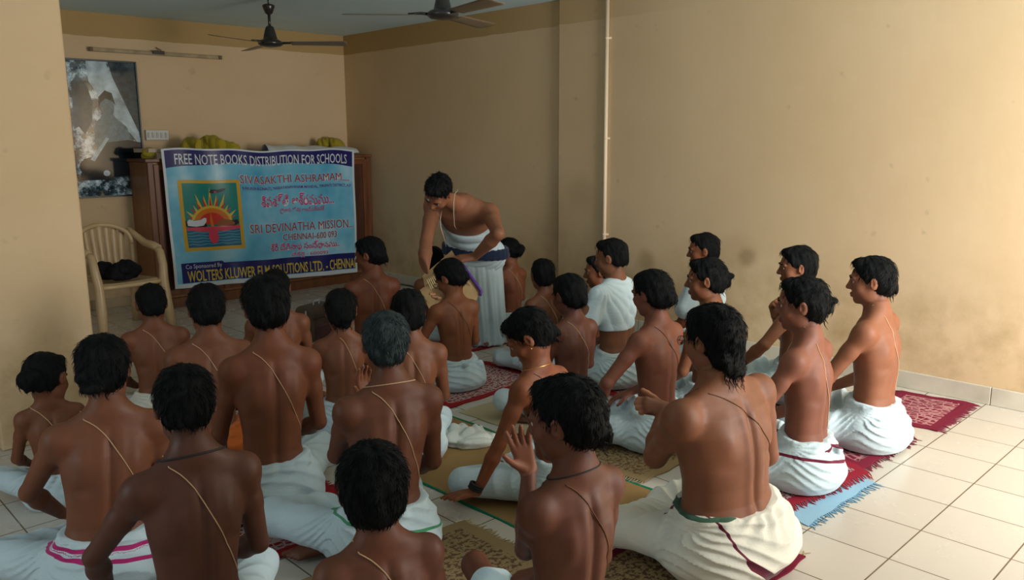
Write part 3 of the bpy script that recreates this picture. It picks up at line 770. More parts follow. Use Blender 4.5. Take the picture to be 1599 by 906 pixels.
        for a in np.linspace(0, 2 * math.pi, 25):
            aa = T; cx_, cy_ = T.c(zw - .012); fz = 1 + (fat - 1)
            A = np.interp(zw, TZ, TA) * w * fz + .012; B = (np.interp(zw, TZ, TBK) if math.sin(a) < 0 else np.interp(zw, TZ, TFR)) * (.45 + .55 * w) * fz + .010
            ring.append(np.array((cx_ + A * math.cos(a), cy_ + B * math.sin(a), zw - .014 + .012 * math.sin(a) * 1 + .003 * math.sin(5 * a + ph[6]))))
        for i in range(24): d.cap(ring[i], ring[i + 1], .012 + .004 * math.sin(i * 1.7), .012 + .004 * math.sin((i + 1) * 1.7), k=.008); d.cap(ring[i] - np.array([0, 0, .03 + .008 * math.sin(i * .9)]), ring[i + 1] - np.array([0, 0, .03 + .008 * math.sin((i + 1) * .9)]), .015, .015, k=.01)
        if extras and 'knot' in extras:
            for c_, r_ in extras['knot']: d.ell(c_, r_, .03)
        if extras and 'dcaps' in extras:
            for a_, b_, ra, rb in extras['dcaps']: d.cap(a_, b_, ra, rb, k=.02)
        d.fn(d.lo, (.52, .66, .36), lambda X, Y, Z: .003 - Z + X * 0 + Y * 0, 0, 'i')
        DV, DQ = d.mesh(); md = np_mesh('dhoti', DV * S, DQ)
        mat = cloth_mat('white_cotton_cloth', dh, stripe, sw, stripe2)
        if stripe:
            bd = (stripe_f or (lambda x, y, z: z - (.15 + .3 * x)))(DV[:, 0], DV[:, 1], DV[:, 2])
            set_attr(md, 'band', np.stack([bd, (DV[:, 2] - zw - .004) * 2.6 if stripe2 else bd * 0 + 9, bd * 0], 1))
        do = link('dhoti', md, mat, o)
        if dh_label: do['label'] = dh_label
    if thread: sacred_thread(o, bv, T, thr_side, thr_mat or THREAD, S=S, w=w, **(thr or {}))
    if neck:
        pts = []
        for a in np.linspace(0, 2 * math.pi, 29):
            c0 = nb * .55 + nh * .45 if neck.get('hi') else nb * .8 + nh * .2
            dr = np.array([math.cos(a), math.sin(a), -.30 * math.sin(a) + .0])
            q_ = bv.ray_cast(Vector((c0 + dr * .14) * S), Vector(-dr), .2 * S)
            pts.append(q_[0] + q_[1] * .0012 if q_[0] is not None else Vector((c0 + dr * .055) * S))
        mb = MB(); mb.tube(pts, neck.get('r', .0022), 6, caps=False); mb.build('neck_cord', neck['mat'], o, True)
    return o, P, T, S, bv, V, Q

# ------------------------------------------------------------------ the room
XL, YR = -4.9, -2.5
def struct(mb, name, mat, **k): return tag(mb.build(name, mat, **k), kind='structure')
mb = MB(); mb.box((XL - .2, YR - .2, -.12), (XR + .2, YB + .2, 0)); struct(mb, 'floor', FLOOR)
mb = MB(); mb.box((XL - .2, YR - .2, HC), (XR + .2, YB + .2, HC + .12)); struct(mb, 'ceiling', CEIL)
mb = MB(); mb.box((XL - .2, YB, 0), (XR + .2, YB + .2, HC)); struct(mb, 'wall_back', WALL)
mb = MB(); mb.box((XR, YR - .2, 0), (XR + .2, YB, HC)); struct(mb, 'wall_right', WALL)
YS = float(atx(877, 200, XR)[1])          # where the nearer stretch of the right wall steps forward
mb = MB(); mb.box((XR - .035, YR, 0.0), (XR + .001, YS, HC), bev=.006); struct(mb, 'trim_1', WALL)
XP = XR - .035
def wall_with_hole(name, axis, pos, lo, hi, holes):
    """wall in plane axis=pos spanning lo..hi, with rectangular openings (a0,a1,z0,z1)"""
    mb = MB(); cuts = sorted(holes); a = lo
    def bx(a0, a1, z0, z1):
        if a1 - a0 < 1e-4 or z1 - z0 < 1e-4: return
        if axis == 'y': mb.box((a0, pos - .2, z0), (a1, pos, z1))
        else: mb.box((pos - .2, a0, z0), (pos, a1, z1))
    for (h0, h1, z0, z1) in cuts:
        bx(a, h0, 0, HC); bx(h0, h1, 0, z0); bx(h0, h1, z1, HC); a = h1
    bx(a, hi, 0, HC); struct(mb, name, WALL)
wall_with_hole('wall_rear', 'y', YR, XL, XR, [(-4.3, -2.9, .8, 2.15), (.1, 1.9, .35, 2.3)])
wall_with_hole('wall_left', 'x', XL, YR, YB, [(.8, 2.4, .8, 2.15)])
# window frames in the openings (behind and left of the camera)
def win(name, axis, pos, a0, a1, z0, z1):
    mb = MB(); w = .05
    def bx(u0, u1, v0, v1, t=.06):
        if axis == 'y': mb.box((u0, pos - .14, v0), (u1, pos - .14 + t, v1))
        else: mb.box((pos - .14, u0, v0), (pos - .14 + t, u1, v1))
    bx(a0, a0 + w, z0, z1); bx(a1 - w, a1, z0, z1); bx(a0 + w, a1 - w, z0, z0 + w); bx(a0 + w, a1 - w, z1 - w, z1); m_ = (a0 + a1) / 2; bx(m_ - w / 2, m_ + w / 2, z0 + w, z1 - w)
    for k in range(1, 6):
        zz = z0 + (z1 - z0) * k / 6; bx(a0 + w, a1 - w, zz - .006, zz + .006, .012)
    struct(mb, name, FRAMEW)
FRAMEW = plain('painted_window_frame', rgb(.25, .2, .16), .5)
win('window_1', 'y', YR, -4.3, -2.9, .8, 2.15); win('window_2', 'y', YR, .1, 1.9, .35, 2.3); win('window_3', 'x', XL, .8, 2.4, .8, 2.15)
# skirting of stone tiles
mb = MB(); y = YR
while y < YS - .05:
    y2 = min(y + .62, YS); mb.box((XP - .012, y + .0015, 0), (XP, y2 - .0015, .105), bev=.003); y = y2
struct(mb, 'baseboard_right', TRIMM)
mb = MB(); y = YS
while y < YB - .05:
    y2 = min(y + .62, YB); mb.box((XR - .012, y + .0015, 0), (XR, y2 - .0015, .105), bev=.003); y = y2
struct(mb, 'baseboard_right_far', TRIMM)
SKB = plain('cream_skirting', rgb(.42, .32, .18), .5, .4, 5, .12)
mb = MB(); x = XL
while x < XR - .05:
    x2 = min(x + .62, XR); mb.box((x + .0015, YB - .012, 0), (x2 - .0015, YB, .09), bev=.003); x = x2
struct(mb, 'baseboard_back', SKB)
# square column on the left
CX0, CX1, CY0 = -2.02, -1.555, 3.16
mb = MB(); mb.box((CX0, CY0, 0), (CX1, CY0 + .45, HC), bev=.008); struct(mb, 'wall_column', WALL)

# ------------------------------------------------------------------ pipe down the right wall
PIPEM = plain('peach_painted_pipe', rgb(.74, .60, .42), .45)
a = atx(947.5, 100, XP - .02); mb = MB(); py_ = float(a[1])
mb.tube([(XP - .017, py_, .11), (XP - .017, py_, HC)], .0155, 16)
o = mb.build('conduit_pipe', PIPEM, smooth=True); tag(o, 'peach painted pipe running straight up the right wall to the ceiling', 'pipe')
for z in (.75, 1.5, 2.25):
    mb = MB(); mb.tube([(XP - .017, py_, z - .008), (XP - .017, py_, z + .008)], .0178, 16); mb.box((XP - .01, py_ - .03, z - .008), (XP, py_ + .03, z + .008)); mb.build('clamp', PIPEM, o, True)

# ------------------------------------------------------------------ almirah (cabinet) against the back wall
WOOD = wood_mat('brown_cabinet_wood', rgb(.105, .034, .011), rgb(.21, .075, .024)); WOODL = wood_mat('light_side_wood', rgb(.19, .085, .030), rgb(.30, .14, .05)); WOODD = wood_mat('dark_cabinet_wood', rgb(.04, .012, .006), rgb(.10, .03, .012))
CAX0, CAX1, CAY, CAZ = -.13, XR - .006, 6.05, 1.345
cab = empty('wooden_cabinet', ((CAX0 + CAX1) / 2, CAY, 0)); o0 = cab.location.copy()
def cb(name, mat, boxes, bev=.004, **p):
    mb = MB()
    for lo, hi in boxes: mb.box(lo, hi, bev=bev)
    mb.v = [(v[0] - o0.x, v[1] - o0.y, v[2] - o0.z) for v in mb.v]
    return mb.build(name, mat, cab, **p)
cb('carcass', WOODL, [((CAX0, CAY + .03, .09), (CAX1, YB - .015, CAZ - .03))])
cb('plinth', WOOD, [((CAX0 + .02, CAY + .02, 0), (CAX1, YB - .02, .09))])
cb('top_board', WOOD, [((CAX0 - .02, CAY - .012, CAZ - .03), (CAX1, YB - .015, CAZ))])
nd = 4; dw = (CAX1 - CAX0 - .06) / nd
for i in range(nd + 1):
    x = CAX0 + .03 + dw * i - .02; x = min(x, CAX1 - .04)
    d = cb('stile', WOOD, [((x - .01, CAY + .004, .09), (x + .04, CAY + .032, CAZ - .03))])
for i in range(nd):
    x0 = CAX0 + .03 + dw * i + .022; x1 = CAX0 + .03 + dw * (i + 1) - .032
    d = cb('door', WOODD, [((x0, CAY + .012, .12), (x1, CAY + .03, CAZ - .05))])
    fr = cb('moulding', WOOD, [((x0, CAY + .002, .12), (x0 + .045, CAY + .013, CAZ - .05)), ((x1 - .045, CAY + .002, .12), (x1, CAY + .013, CAZ - .05)), ((x0 + .045, CAY + .002, .12), (x1 - .045, CAY + .013, .17)), ((x0 + .045, CAY + .002, CAZ - .1), (x1 - .045, CAY + .013, CAZ - .05))])
    fr.parent = d; fr.matrix_parent_inverse = Matrix()
    mb = MB(); hx = (x1 - .03 if i % 2 == 0 else x0 + .03) - o0.x; mb.tube([(hx, .002, .62), (hx, -.02, .63), (hx, -.02, .71), (hx, .002, .72)], .005, 8); mb.build('handle', FRAME, d, True)
tag(cab, 'long low brown wooden cabinet against the back wall behind the blue banner', 'cabinet')

# ------------------------------------------------------------------ banner
BW = {'tl': aty(250, 233, CAY - .03), 'tr': aty(552, 234, CAY - .03), 'br': aty(559, 425, CAY - .05), 'bl': aty(273, 451, CAY - .05)}
def bpos(u, v, off=0.0):
    """u left to right, v bottom to top"""
    p = (BW['bl'] * (1 - u) + BW['br'] * u) * (1 - v) + (BW['tl'] * (1 - u) + BW['tr'] * u) * v
    wv = .010 * math.sin(u * 17 + 1.2 * v + .4) * (.35 + .65 * (1 - v)) + .006 * math.sin(u * 41 + 3 * v) * (1 - v * .6) + .006 * math.sin(v * 9 + u * 4)
    p = np.array(p) + np.array([0, -.012 - wv - off, .010 * math.sin(u * 9.5) * v + (.006 * math.sin(u * 23) * v)])
    return p
BH = float(np.linalg.norm(BW['tl'] - BW['bl'])); BWD = float(np.linalg.norm(BW['tr'] - BW['tl']))
def vinyl(name, c, rough=.25): return plain(name, c, rough, .5)
def banner_sky():
    m, nt, p = nmat('printed_sky_blue_vinyl'); p.inputs['Roughness'].default_value = .22
    v = coords(nt); n = noise(nt, v, 2.2, 3)
    nt.links.new(ramp(nt, n, [(.3, rgb(.07, .36, .56)), (.5, rgb(.18, .50, .68)), (.72, rgb(.50, .74, .82))]), p.inputs['Base Color']); return m
VB = {'sky': banner_sky(), 'navy': vinyl('printed_navy', rgb(.012, .014, .13)), 'white': vinyl('printed_white', rgb(.60, .66, .70)), 'red': vinyl('printed_brick_red', rgb(.32, .035, .035)), 'pink': vinyl('printed_magenta', rgb(.55, .015, .14)),
      'yellow': vinyl('printed_yellow', rgb(.62, .46, .05)), 'teal': vinyl('printed_teal', rgb(.0, .22, .20)), 'orange': vinyl('printed_orange', rgb(.62, .17, .015)), 'sun': vinyl('printed_scarlet', rgb(.55, .03, .02)), 'gold': vinyl('printed_gold', rgb(.60, .36, .03)),
      'water': vinyl('printed_water_blue', rgb(.01, .12, .24)), 'wave': vinyl('printed_wave', rgb(.06, .35, .42)), 'rose': vinyl('printed_rose', rgb(.60, .05, .10)), 'black': vinyl('printed_black', rgb(.012, .010, .015)), 'brown': vinyl('printed_brown', rgb(.28, .09, .02)), 'purple': vinyl('printed_purple', rgb(.12, .03, .22))}
borg = np.array(bpos(.5, .5)); borg[1] = CAY - .03
mb = MB(); NU, NV = 90, 46
mb.sheet(lambda u, v: (bpos(u, v), (0, -1, 0)), NU, NV, .0015)
ban = mb.build('banner', VB['white'], smooth=False, origin=tuple(borg))
tag(ban, 'blue vinyl banner about free note books, draped over the wooden cabinet', 'banner')
def bpatch(name, mat, u0, u1, v0, v1, off=.0022, nu=60, nv=14, shape=None, parent=None):
    mb = MB(); fn = shape or (lambda s, t: (u0 + (u1 - u0) * s, v0 + (v1 - v0) * t))
    def g(s, t):
        u, v = fn(s, t); return bpos(u, v, off)
    mb.grid(g, nu, nv); return mb.build(name, mat, parent or ban, origin=None)
def fixp(o): o.matrix_parent_inverse = Matrix.Translation(-Vector(borg)); return o
fixp(bpatch('printed_field', VB['sky'], .012, .988, .03, .985, nv=30))
fixp(bpatch('top_band', VB['navy'], .012, .988, .885, .985, .0032, nv=6)) if False else None
fixp(bpatch('top_band', VB['navy'], 0, 0, 0, 0, .0034, 80, 10, lambda s, t: (.012 + .976 * s, (.865 + .035 * math.sin(s * 3.1)) * (1 - t) + .988 * t)))
fixp(bpatch('bottom_band', VB['navy'], 0, 0, 0, 0, .0034, 80, 10, lambda s, t: (.035 + .953 * s, .035 * (1 - t) + (.165 + .015 * (s < .22)) * t)))
def btext(body, mat, u0, u1, v0, h, name='lettering', slant=0.0, bold=0.0, off=.006, outline=None, label=None):
    c = bpy.data.curves.new('t', 'FONT'); c.body = body; c.size = 1.0; c.offset = bold; c.resolution_u = 2; c.shear = slant
    to = bpy.data.objects.new('t', c); COL.objects.link(to); bpy.context.view_layer.update()
    me = bpy.data.meshes.new_from_object(to); bpy.data.objects.remove(to)
    if not len(me.vertices): return
    co = np.zeros(len(me.vertices) * 3); me.vertices.foreach_get('co', co); co = co.reshape(-1, 3)
    mn, mx = co.min(0), co.max(0); q = (co - mn) / (mx - mn + 1e-9)
    mb = MB()
    vs = [bpos(u0 + (u1 - u0) * a, v0 + h * b, off) for a, b, _ in q]
    fs = [tuple(p.vertices) for p in me.polygons]
    mb.add(vs, fs)
    if outline:
        bo = btext(body, outline, u0 - .003, u1 + .003, v0 - .004, h + .008, 'lettering_outline', slant, bold + .012, off - .0018)
    o_ = fixp(mb.build(name, mat, ban))
    if label: o_['label'] = label
    return o_
btext('FREE NOTE BOOKS DISTRIBUTION FOR SCHOOLS', VB['white'], .055, .955, .885, .075, bold=.008, label='white heading across the navy band')
btext('SIVASAKTHI ASHRAMAM....', VB['red'], .355, .965, .748, .062, bold=0, outline=VB['white'], label='brick red title lettering')
btext('KAILASA KONA(T), NARAYANAVANAM MANDAL, TIRUPATI DISTRICT, A.P', VB['purple'], .365, .975, .695, .030, bold=.006)
btext('శివశక్తి ఆశ్రమము...', VB['pink'], .455, .865, .572, .095, bold=.006, outline=VB['white'], label='magenta Telugu lettering')
btext('(కైలాస కోన) ఆంధ్రప్రదేశ్', VB['pink'], .555, .805, .510, .048, bold=.005)
btext('SRI DEVINATHA MISSION...', VB['red'], .39, .98, .372, .068, bold=0, outline=VB['white'])
btext('CHENNAI-600 093', VB['red'], .565, .875, .300, .052, bold=.006, outline=VB['white'])
btext('శ్రీ దేవినాథ సంస్థానము..', VB['pink'], .49, .89, .218, .068, bold=.01, outline=VB['white'])
btext('చెన్నై - 600093', VB['pink'], .605, .815, .160, .046, bold=.005, outline=VB['white'])
btext('Co Sponsored By', VB['white'], .055, .235, .128, .040)
btext('WOLTERS KLUWER ELM SOLUTIONS LTD. - CHENNAI', VB['yellow'], .06, .985, .040, .082, bold=.014, label='yellow capitals on the navy band')
# emblem in a yellow frame: rays, rising sun, white cow and brown figure, rose reflection, water
EU0, EU1, EV0, EV1 = .058, .352, .262, .775
def ep(a, b, off): return bpos(EU0 + (EU1 - EU0) * a + .006 * (1 - b), EV0 + (EV1 - EV0) * b, off)
emb = MB(); EM = [VB[k] for k in ('gold', 'teal', 'water', 'wave', 'yellow', 'sun', 'orange', 'white', 'brown', 'rose', 'black')]
def epoly(pts, off, mi):
    # fan of small triangles so that it follows the folds
    c = np.mean(np.array(pts), 0); dp = []
    for i in range(len(pts)):
        a, b = np.array(pts[i]), np.array(pts[(i + 1) % len(pts)]); m_ = max(1, int(np.linalg.norm(b - a) / .05)); dp += [a + (b - a) * k / m_ for k in range(m_)]
    n = len(dp); R_ = 6; vs = [ep(c[0], c[1], off)]
    for r in range(1, R_ + 1): vs += [ep(*(c + (q - c) * r / R_), off) for q in dp]
    fs = [(0, i + 1, (i + 1) % n + 1) for i in range(n)]
    for r in range(R_ - 1): fs += [(1 + r * n + i, 1 + (r + 1) * n + i, 1 + (r + 1) * n + (i + 1) % n, 1 + r * n + (i + 1) % n) for i in range(n)]
    emb.add(vs, fs, mi)
def erect(a0, b0, a1, b1, off, mi): emb.grid(lambda s, t: ep(a0 + (a1 - a0) * s, b0 + (b1 - b0) * t, off), 20, 20, mi)
erect(0, 0, 1, 1, .0045, 0); erect(.06, .32, .94, .955, .0052, 1); erect(.06, .05, .94, .33, .0053, 2)
for k in range(6):
    b = .085 + k * .042; emb.grid(lambda s, t: ep(.07 + .86 * s, b + .012 * t + .006 * math.sin(s * 22 + k), .006), 30, 1, 3)
for k in range(11):
    a = math.radians(8 + 16.4 * k); L = .56 if k % 2 else .47
    cx, cyv = .49, .34; epoly([(cx + .24 * math.cos(a - .2), cyv + .2 * math.sin(a - .2)), (cx + L * .80 * math.cos(a), cyv + L * math.sin(a) * 1.0), (cx + .24 * math.cos(a + .2), cyv + .2 * math.sin(a + .2))], .0060 + .0001 * k, 4)
for k in range(9):
    a = math.radians(18 + 18 * k); cx, cyv = .49, .36; L = .42
    epoly([(cx + .22 * math.cos(a - .17), cyv + .2 * math.sin(a - .17)), (cx + L * math.cos(a), cyv + L * math.sin(a)), (cx + .22 * math.cos(a + .17), cyv + .2 * math.sin(a + .17))], .0072 + .0001 * k, 5)
def half(r, ry, off, mi, cx=.49, cyv=.37): epoly([(cx + r * math.cos(t), cyv + ry * math.sin(t)) for t in np.linspace(0, math.pi, 22)], off, mi)
half(.34, .27, .0084, 4); half(.30, .235, .0090, 6); half(.22, .17, .0096, 5)
epoly([(.06, .43), (.35, .445), (.40, .36), (.38, .33), (.12, .33), (.06, .36)], .0100, 10); epoly([(.60, .40), (.90, .43), (.93, .38), (.86, .34), (.58, .33)], .0100, 10)
epoly([(.09, .36), (.08, .42), (.12, .45), (.18, .43), (.30, .44), (.36, .47), (.40, .46), (.39, .41), (.34, .36), (.22, .345)], .0108, 7)
epoly([(.55, .36), (.60, .42), (.70, .44), (.80, .42), (.86, .38), (.84, .35), (.60, .34)], .0108, 8)
epoly([(.465, .34), (.455, .44), (.48, .55), (.50, .44), (.515, .34)], .0110, 6)
epoly([(.06, .30), (.06, .335), (.94, .345), (.94, .30), (.70, .27), (.30, .27)], .0104, 9)
epoly([(.42, .28), (.40, .20), (.43, .12), (.50, .09), (.56, .12), (.58, .20), (.56, .28)], .0106, 9)
epoly([(.48, .83), (.52, .87), (.62, .86), (.70, .88), (.76, .875), (.72, .845), (.63, .82), (.54, .81)], .0066, 10); epoly([(.55, .835), (.58, .85), (.60, .835), (.58, .825)], .0072, 5)
fixp(emb.build('emblem', EM, ban)); 

# ------------------------------------------------------------------ things lying on the cabinet
def lump(name, c, r, mat, seed, label, cat, rough=.35, squash=1, h=.006, z0=None, group=None):
    rng = np.random.default_rng(seed); c = np.array(c, float); r = np.array(r, float)
    f = Field(-r * 1.25, r * 1.25, h)
    for _ in range(7):
        o_ = (rng.random(3) - .5) * 1.1 * r * np.array([1, 1, .5]); f.ell(o_, r * rng.uniform(.35, .7, 3), .03, rotz(rng.random() * 3))
    ph = rng.random(6) * 6.28; q = 1 / r.mean()
    f.disp(lambda x, y, z: .0075 * (1 - 1.7 * np.abs(np.sin(x * 19 + 14 * y * np.sin(ph[3]) + 2.2 * np.sin(y * 17 + ph[0]) + ph[1] + z * 26))) + .005 * (1 - 1.7 * np.abs(np.sin(x * 31 - y * 26 + 2 * np.sin(x * 20 + ph[2])))))
    zb = -r[2] * .55; f.fn(f.lo, r * 1.3, lambda X, Y, Z: zb - Z + 0 * X + 0 * Y, 0, 'i')
    V, Q = f.mesh(); V[:, 2] -= zb; me = np_mesh(name, V, Q); o = link(name, me, mat); o.location = c
    return tag(o, label, cat, group)
YEL = cloth_mat('yellow_cloth', rgb(.38, .30, .02)); WPLAST = plain('white_vinyl_roll', rgb(.55, .58, .56), .4); PAPER = plain('buff_paper', rgb(.52, .36, .25), .7); PAPER2 = plain('pale_card', rgb(.62, .46, .36), .7)
lump('folded_cloth', (float(aty(322, 228, 6.2)[0]), 6.2, CAZ), (.27, .13, .155), YEL, 3, 'crumpled yellow cloth on the cabinet top above the left half of the banner', 'cloth')
lump('folded_cloth', (float(aty(512, 232, 6.34)[0]), 6.35, CAZ), (.18, .09, .13), YEL, 9, 'small crumpled yellow cloth at the right end of the cabinet top', 'cloth')
lump('folded_cloth', (-.03, 6.17, CAZ), (.10, .09, .07), YEL, 5, 'bit of yellow cloth under the papers at the left corner of the cabinet top', 'cloth')
mb = MB(); mb.sheet(lambda u, v: ((1.02 + 1.02 * u, 6.03 + .2 * v, CAZ + .012 + .095 * math.sin(math.pi * v) ** .6 * (1 - .35 * u) + .008 * math.sin(u * 21 + v * 5)), (0, 0, 1)), 50, 14, .003)
tag(mb.build('plastic_sheet', WPLAST, smooth=True), 'white plastic sheet bunched along the right half of the cabinet top', 'sheet')
def folder(x, y, z, rz, sx, sy, mat, label, th=.02):
    e = empty('paper_file', (x, y, z), rz); mb = MB(); mb.box((-sx / 2, -sy / 2, 0), (sx / 2, sy / 2, .004)); mb.box((-sx / 2, -sy / 2, th), (sx / 2, sy / 2, th + .004)); mb.box((-sx / 2, sy / 2 - .003, 0), (sx / 2, sy / 2, th + .004)); mb.build('cover', mat, e)
    mb = MB()
    for k in range(6): mb.box((-sx / 2 + .006 + .002 * (k % 3), -sy / 2 + .004 + .003 * (k % 2), .004 + k * (th - .004) / 6), (sx / 2 - .006, sy / 2 - .006, .004 + (k + .8) * (th - .004) / 6))
    mb.build('pages', plain('page_edges', rgb(.6, .5, .4), .8), e); tag(e, label, 'file'); return e
folder(.02, 6.2, CAZ + .055, .15, .30, .24, PAPER, 'brownish paper file at the left corner of the cabinet top, under the pale file', .03)
folder(.13, 6.17, CAZ + .0, -.08, .32, .26, PAPER2, 'pale pinkish paper file lying flat on the cabinet top beside the yellow cloth', .045)

# ------------------------------------------------------------------ switchboard, picture, tube light batten
def wall_rect(x0, y0, x1, y1): a = aty(x0, y0, YB); b = aty(x1, y1, YB); return a[0], b[0], b[2], a[2]
x0, x1, z0, z1 = wall_rect(226, 203, 263, 219)
SWM = plain('white_switch_plastic', rgb(.55, .55, .50), .35)
e = empty('switchboard', ((x0 + x1) / 2, YB, z0)); w_ = (x1 - x0) / 2; hh_ = z1 - z0
mb = MB(); mb.box((-w_, -.03, 0), (w_, 0, hh_), bev=.004); mb.build('plate', SWM, e)
for k in range(5): mb = MB(); xx = -w_ * .8 + k * w_ * .38; mb.box((xx - .008, -.037, hh_ * .25), (xx + .010, -.029, hh_ * .75), bev=.002); mb.build('switch', plain('grey_switch', rgb(.40, .42, .40), .35), e)
tag(e, 'white switchboard on the back wall just right of the framed picture', 'switchboard')
x0, x1, z0, z1 = wall_rect(104, 93, 220, 305)
x0 -= .03; x1 = float(aty(220, 200, YB)[0]); z1 = float(aty(160, 94, YB)[2])
def photo_mat():
    m, nt, p = nmat('monochrome_photo_print'); p.inputs['Roughness'].default_value = .07; p.inputs['Coat Weight'].default_value = .6; p.inputs['Coat Roughness'].default_value = .03
    v = coords(nt); n = noise(nt, v, 8.5, 6, .68)
    nt.links.new(ramp(nt, n, [(.42, rgb(.006, .014, .020)), (.49, rgb(.04, .08, .10)), (.54, rgb(.32, .44, .50)), (.62, rgb(.75, .85, .90))]), p.inputs['Base Color']); return m
PG = [photo_mat(), plain('photo_black', rgb(.006, .012, .016), .08), plain('photo_grey', rgb(.13, .19, .21), .08, nscale=30, namp=.4), plain('photo_pale', rgb(.42, .53, .58), .08, nscale=9, namp=.5), plain('photo_dark_grey', rgb(.035, .055, .065), .08, nscale=25, namp=.5)]
e = empty('framed_picture', ((x0 + x1) / 2, YB, z0)); W_, H_ = x1 - x0, z1 - z0
mb = MB(); fw = .014
for lo, hi in (((-W_ / 2, -.03, 0), (-W_ / 2 + fw, 0, H_)), ((W_ / 2 - fw, -.03, 0), (W_ / 2, 0, H_)), ((-W_ / 2 + fw, -.03, 0), (W_ / 2 - fw, 0, fw)), ((-W_ / 2 + fw, -.03, H_ - fw), (W_ / 2 - fw, 0, H_))): mb.box(lo, hi, bev=.002)
mb.build('frame', plain('dark_teal_frame', rgb(.01, .035, .035), .3), e)
mb = MB(); mb.box((-W_ / 2 + fw, -.018, fw), (W_ / 2 - fw, -.002, H_ - fw), 0)
def pp(pts, mi, off):
    n = len(pts); vs = [((a - .5) * (W_ - 2 * fw), -.018 - off, fw + b * (H_ - 2 * fw)) for a, b in pts]; mb.add(vs, [tuple(range(n))], mi)
pp([(.60, 1), (1, 1), (1, .45), (.86, .60), (.70, .78)], 4, .0003); pp([(.28, 1), (.56, 1), (.98, .48), (.99, .38), (.60, .62), (.30, .85)], 3, .0004)
pp([(.05, .84), (.14, .90), (.26, .83), (.33, .70), (.30, .56), (.18, .46), (.10, .52), (.03, .50)], 4, .0005)
pp([(.30, .40), (.34, .55), (.46, .60), (.62, .60), (.80, .52), (.88, .40), (.70, .34), (.40, .32)], 2, .0006)      # draped seated shape
pp([(.44, .72), (.45, .60), (.52, .56), (.60, .58), (.64, .66), (.62, .73), (.54, .76)], 2, .0008); pp([(.41, .66), (.42, .74), (.52, .79), (.62, .77), (.66, .68), (.62, .71), (.52, .73), (.45, .70)], 1, .0009)
pp([(.05, .12), (.12, .28), (.30, .30), (.46, .40), (.80, .42), (1, .40), (1, .16), (.60, .14), (.40, .12)], 1, .0007); pp([(.10, .20), (.48, .44), (.52, .43), (.16, .18)], 3, .0010)
for k, (a, b, r) in enumerate(((.18, .22, .13), (.44, .17, .05))): pp([(a + r * math.cos(t), b + r * .45 * math.sin(t)) for t in np.linspace(0, 2 * math.pi, 16, endpoint=False)], 1 if k == 0 else 3, .0012 + .0002 * k)
pr = mb.build('print', PG, e); 
tag(e, 'large black and white photograph in a thin dark frame high on the back wall', 'picture')
a = aty(137, 76.5, YB); b = aty(344, 90, YB)
e = empty('tube_light', (a[0], YB, a[2])); L_ = b[0] - a[0]
mb = MB(); mb.box((0, -.035, -.018), (L_, 0, .014), bev=.004); mb.build('batten', plain('dusty_cream_batten', rgb(.36, .28, .16), .6, nscale=12, namp=.25), e)
BRH = plain('brown_holder', rgb(.14, .09, .05), .6)
for xx in (0, L_ - .03): mb = MB(); mb.box((xx, -.05, -.02), (xx + .03, -.034, .016), bev=.003); mb.build('tube_holder', BRH, e)
mb = MB(); mb.box((L_ / 2 - .06, -.045, -.010), (L_ / 2 + .05, -.034, .022), bev=.003); mb.tube([(L_ / 2, -.03, .02), (L_ / 2 - .02, -.03, .05), (L_ / 2 + .03, -.02, .03)], .004, 6); mb.build('bracket', plain('dark_bracket', rgb(.06, .045, .03), .6), e)
tag(e, 'empty tube light batten without a tube, high on the back wall above the picture', 'light fitting')

# ------------------------------------------------------------------ ceiling fans
FANM = plain('dark_brown_enamel', rgb(.022, .020, .018), .28, .6); FANB = plain('brown_fan_blade', rgb(.16, .12, .075), .4)
def fan(px, py, dep, rot, label):
    c = atd(px, py, dep); x, y, z = float(c[0]), float(c[1]), float(c[2])
    e = empty('ceiling_fan', (x, y, HC)); dz = z - HC
    mb = MB(); mb.tube([(0, 0, 0), (0, 0, -.055)], .007, 8); mb.lathe([(.002, -.048), (.030, -.050), (.046, -.058), (.048, -.066), (.040, -.088), (.028, -.118), (.014, -.128), (.01, -.129)], (0, 0, 0), 28); mb.build('canopy', FANM, e, True)
    mb = MB(); mb.tube([(0, 0, -.12), (0, 0, dz + .11)], .011, 12); mb.build('down_rod', FANM, e, True)
    mb = MB(); mb.lathe([(.014, .135), (.03, .125), (.040, .095), (.050, .055), (.056, .030), (.080, .022), (.096, .008), (.096, -.006), (.080, -.020), (.040, -.028), (.001, -.03)][::1], (0, 0, dz), 36); mb.build('motor', FANM, e, True)
    for k in range(3):
        a = rot + k * 2 * math.pi / 3; M_ = rotz(a); tl = rotx(math.radians(-9)); mb = MB()
        def g(u, v):
            r = .16 + .44 * u; w = .052 + .018 * u; yy = (v - .5) * 2 * w * (1 - max(0, u - .93) * 4); p = tl @ np.array([0, yy, -.004 * (1 - (2 * v - 1) ** 2)]); p = M_ @ (p + np.array([r, 0, 0])); return (p + np.array([0, 0, dz + .0]), (0, 0, 1))
        mb.sheet(g, 14, 6, .002); bl = mb.build('blade', FANB, e, True)
        mb = MB(); mb.tube([M_ @ np.array([.085, 0, 0]) + [0, 0, dz + .003], M_ @ np.array([.13, .012, 0]) + [0, 0, dz + .006], M_ @ np.array([.21, .0, 0]) + [0, 0, dz + .004]], [.010, .009, .006], 8); mb.build('blade_arm', FANM, bl, True)
    tag(e, label, 'ceiling fan')
fan(423, 68, 6.46, math.radians(-40), 'brown ceiling fan farther from the camera, above the cabinet side of the room')
fan(692, 23, 4.98, math.radians(-100), 'nearer brown ceiling fan, its rod cut off by the top of the photo')

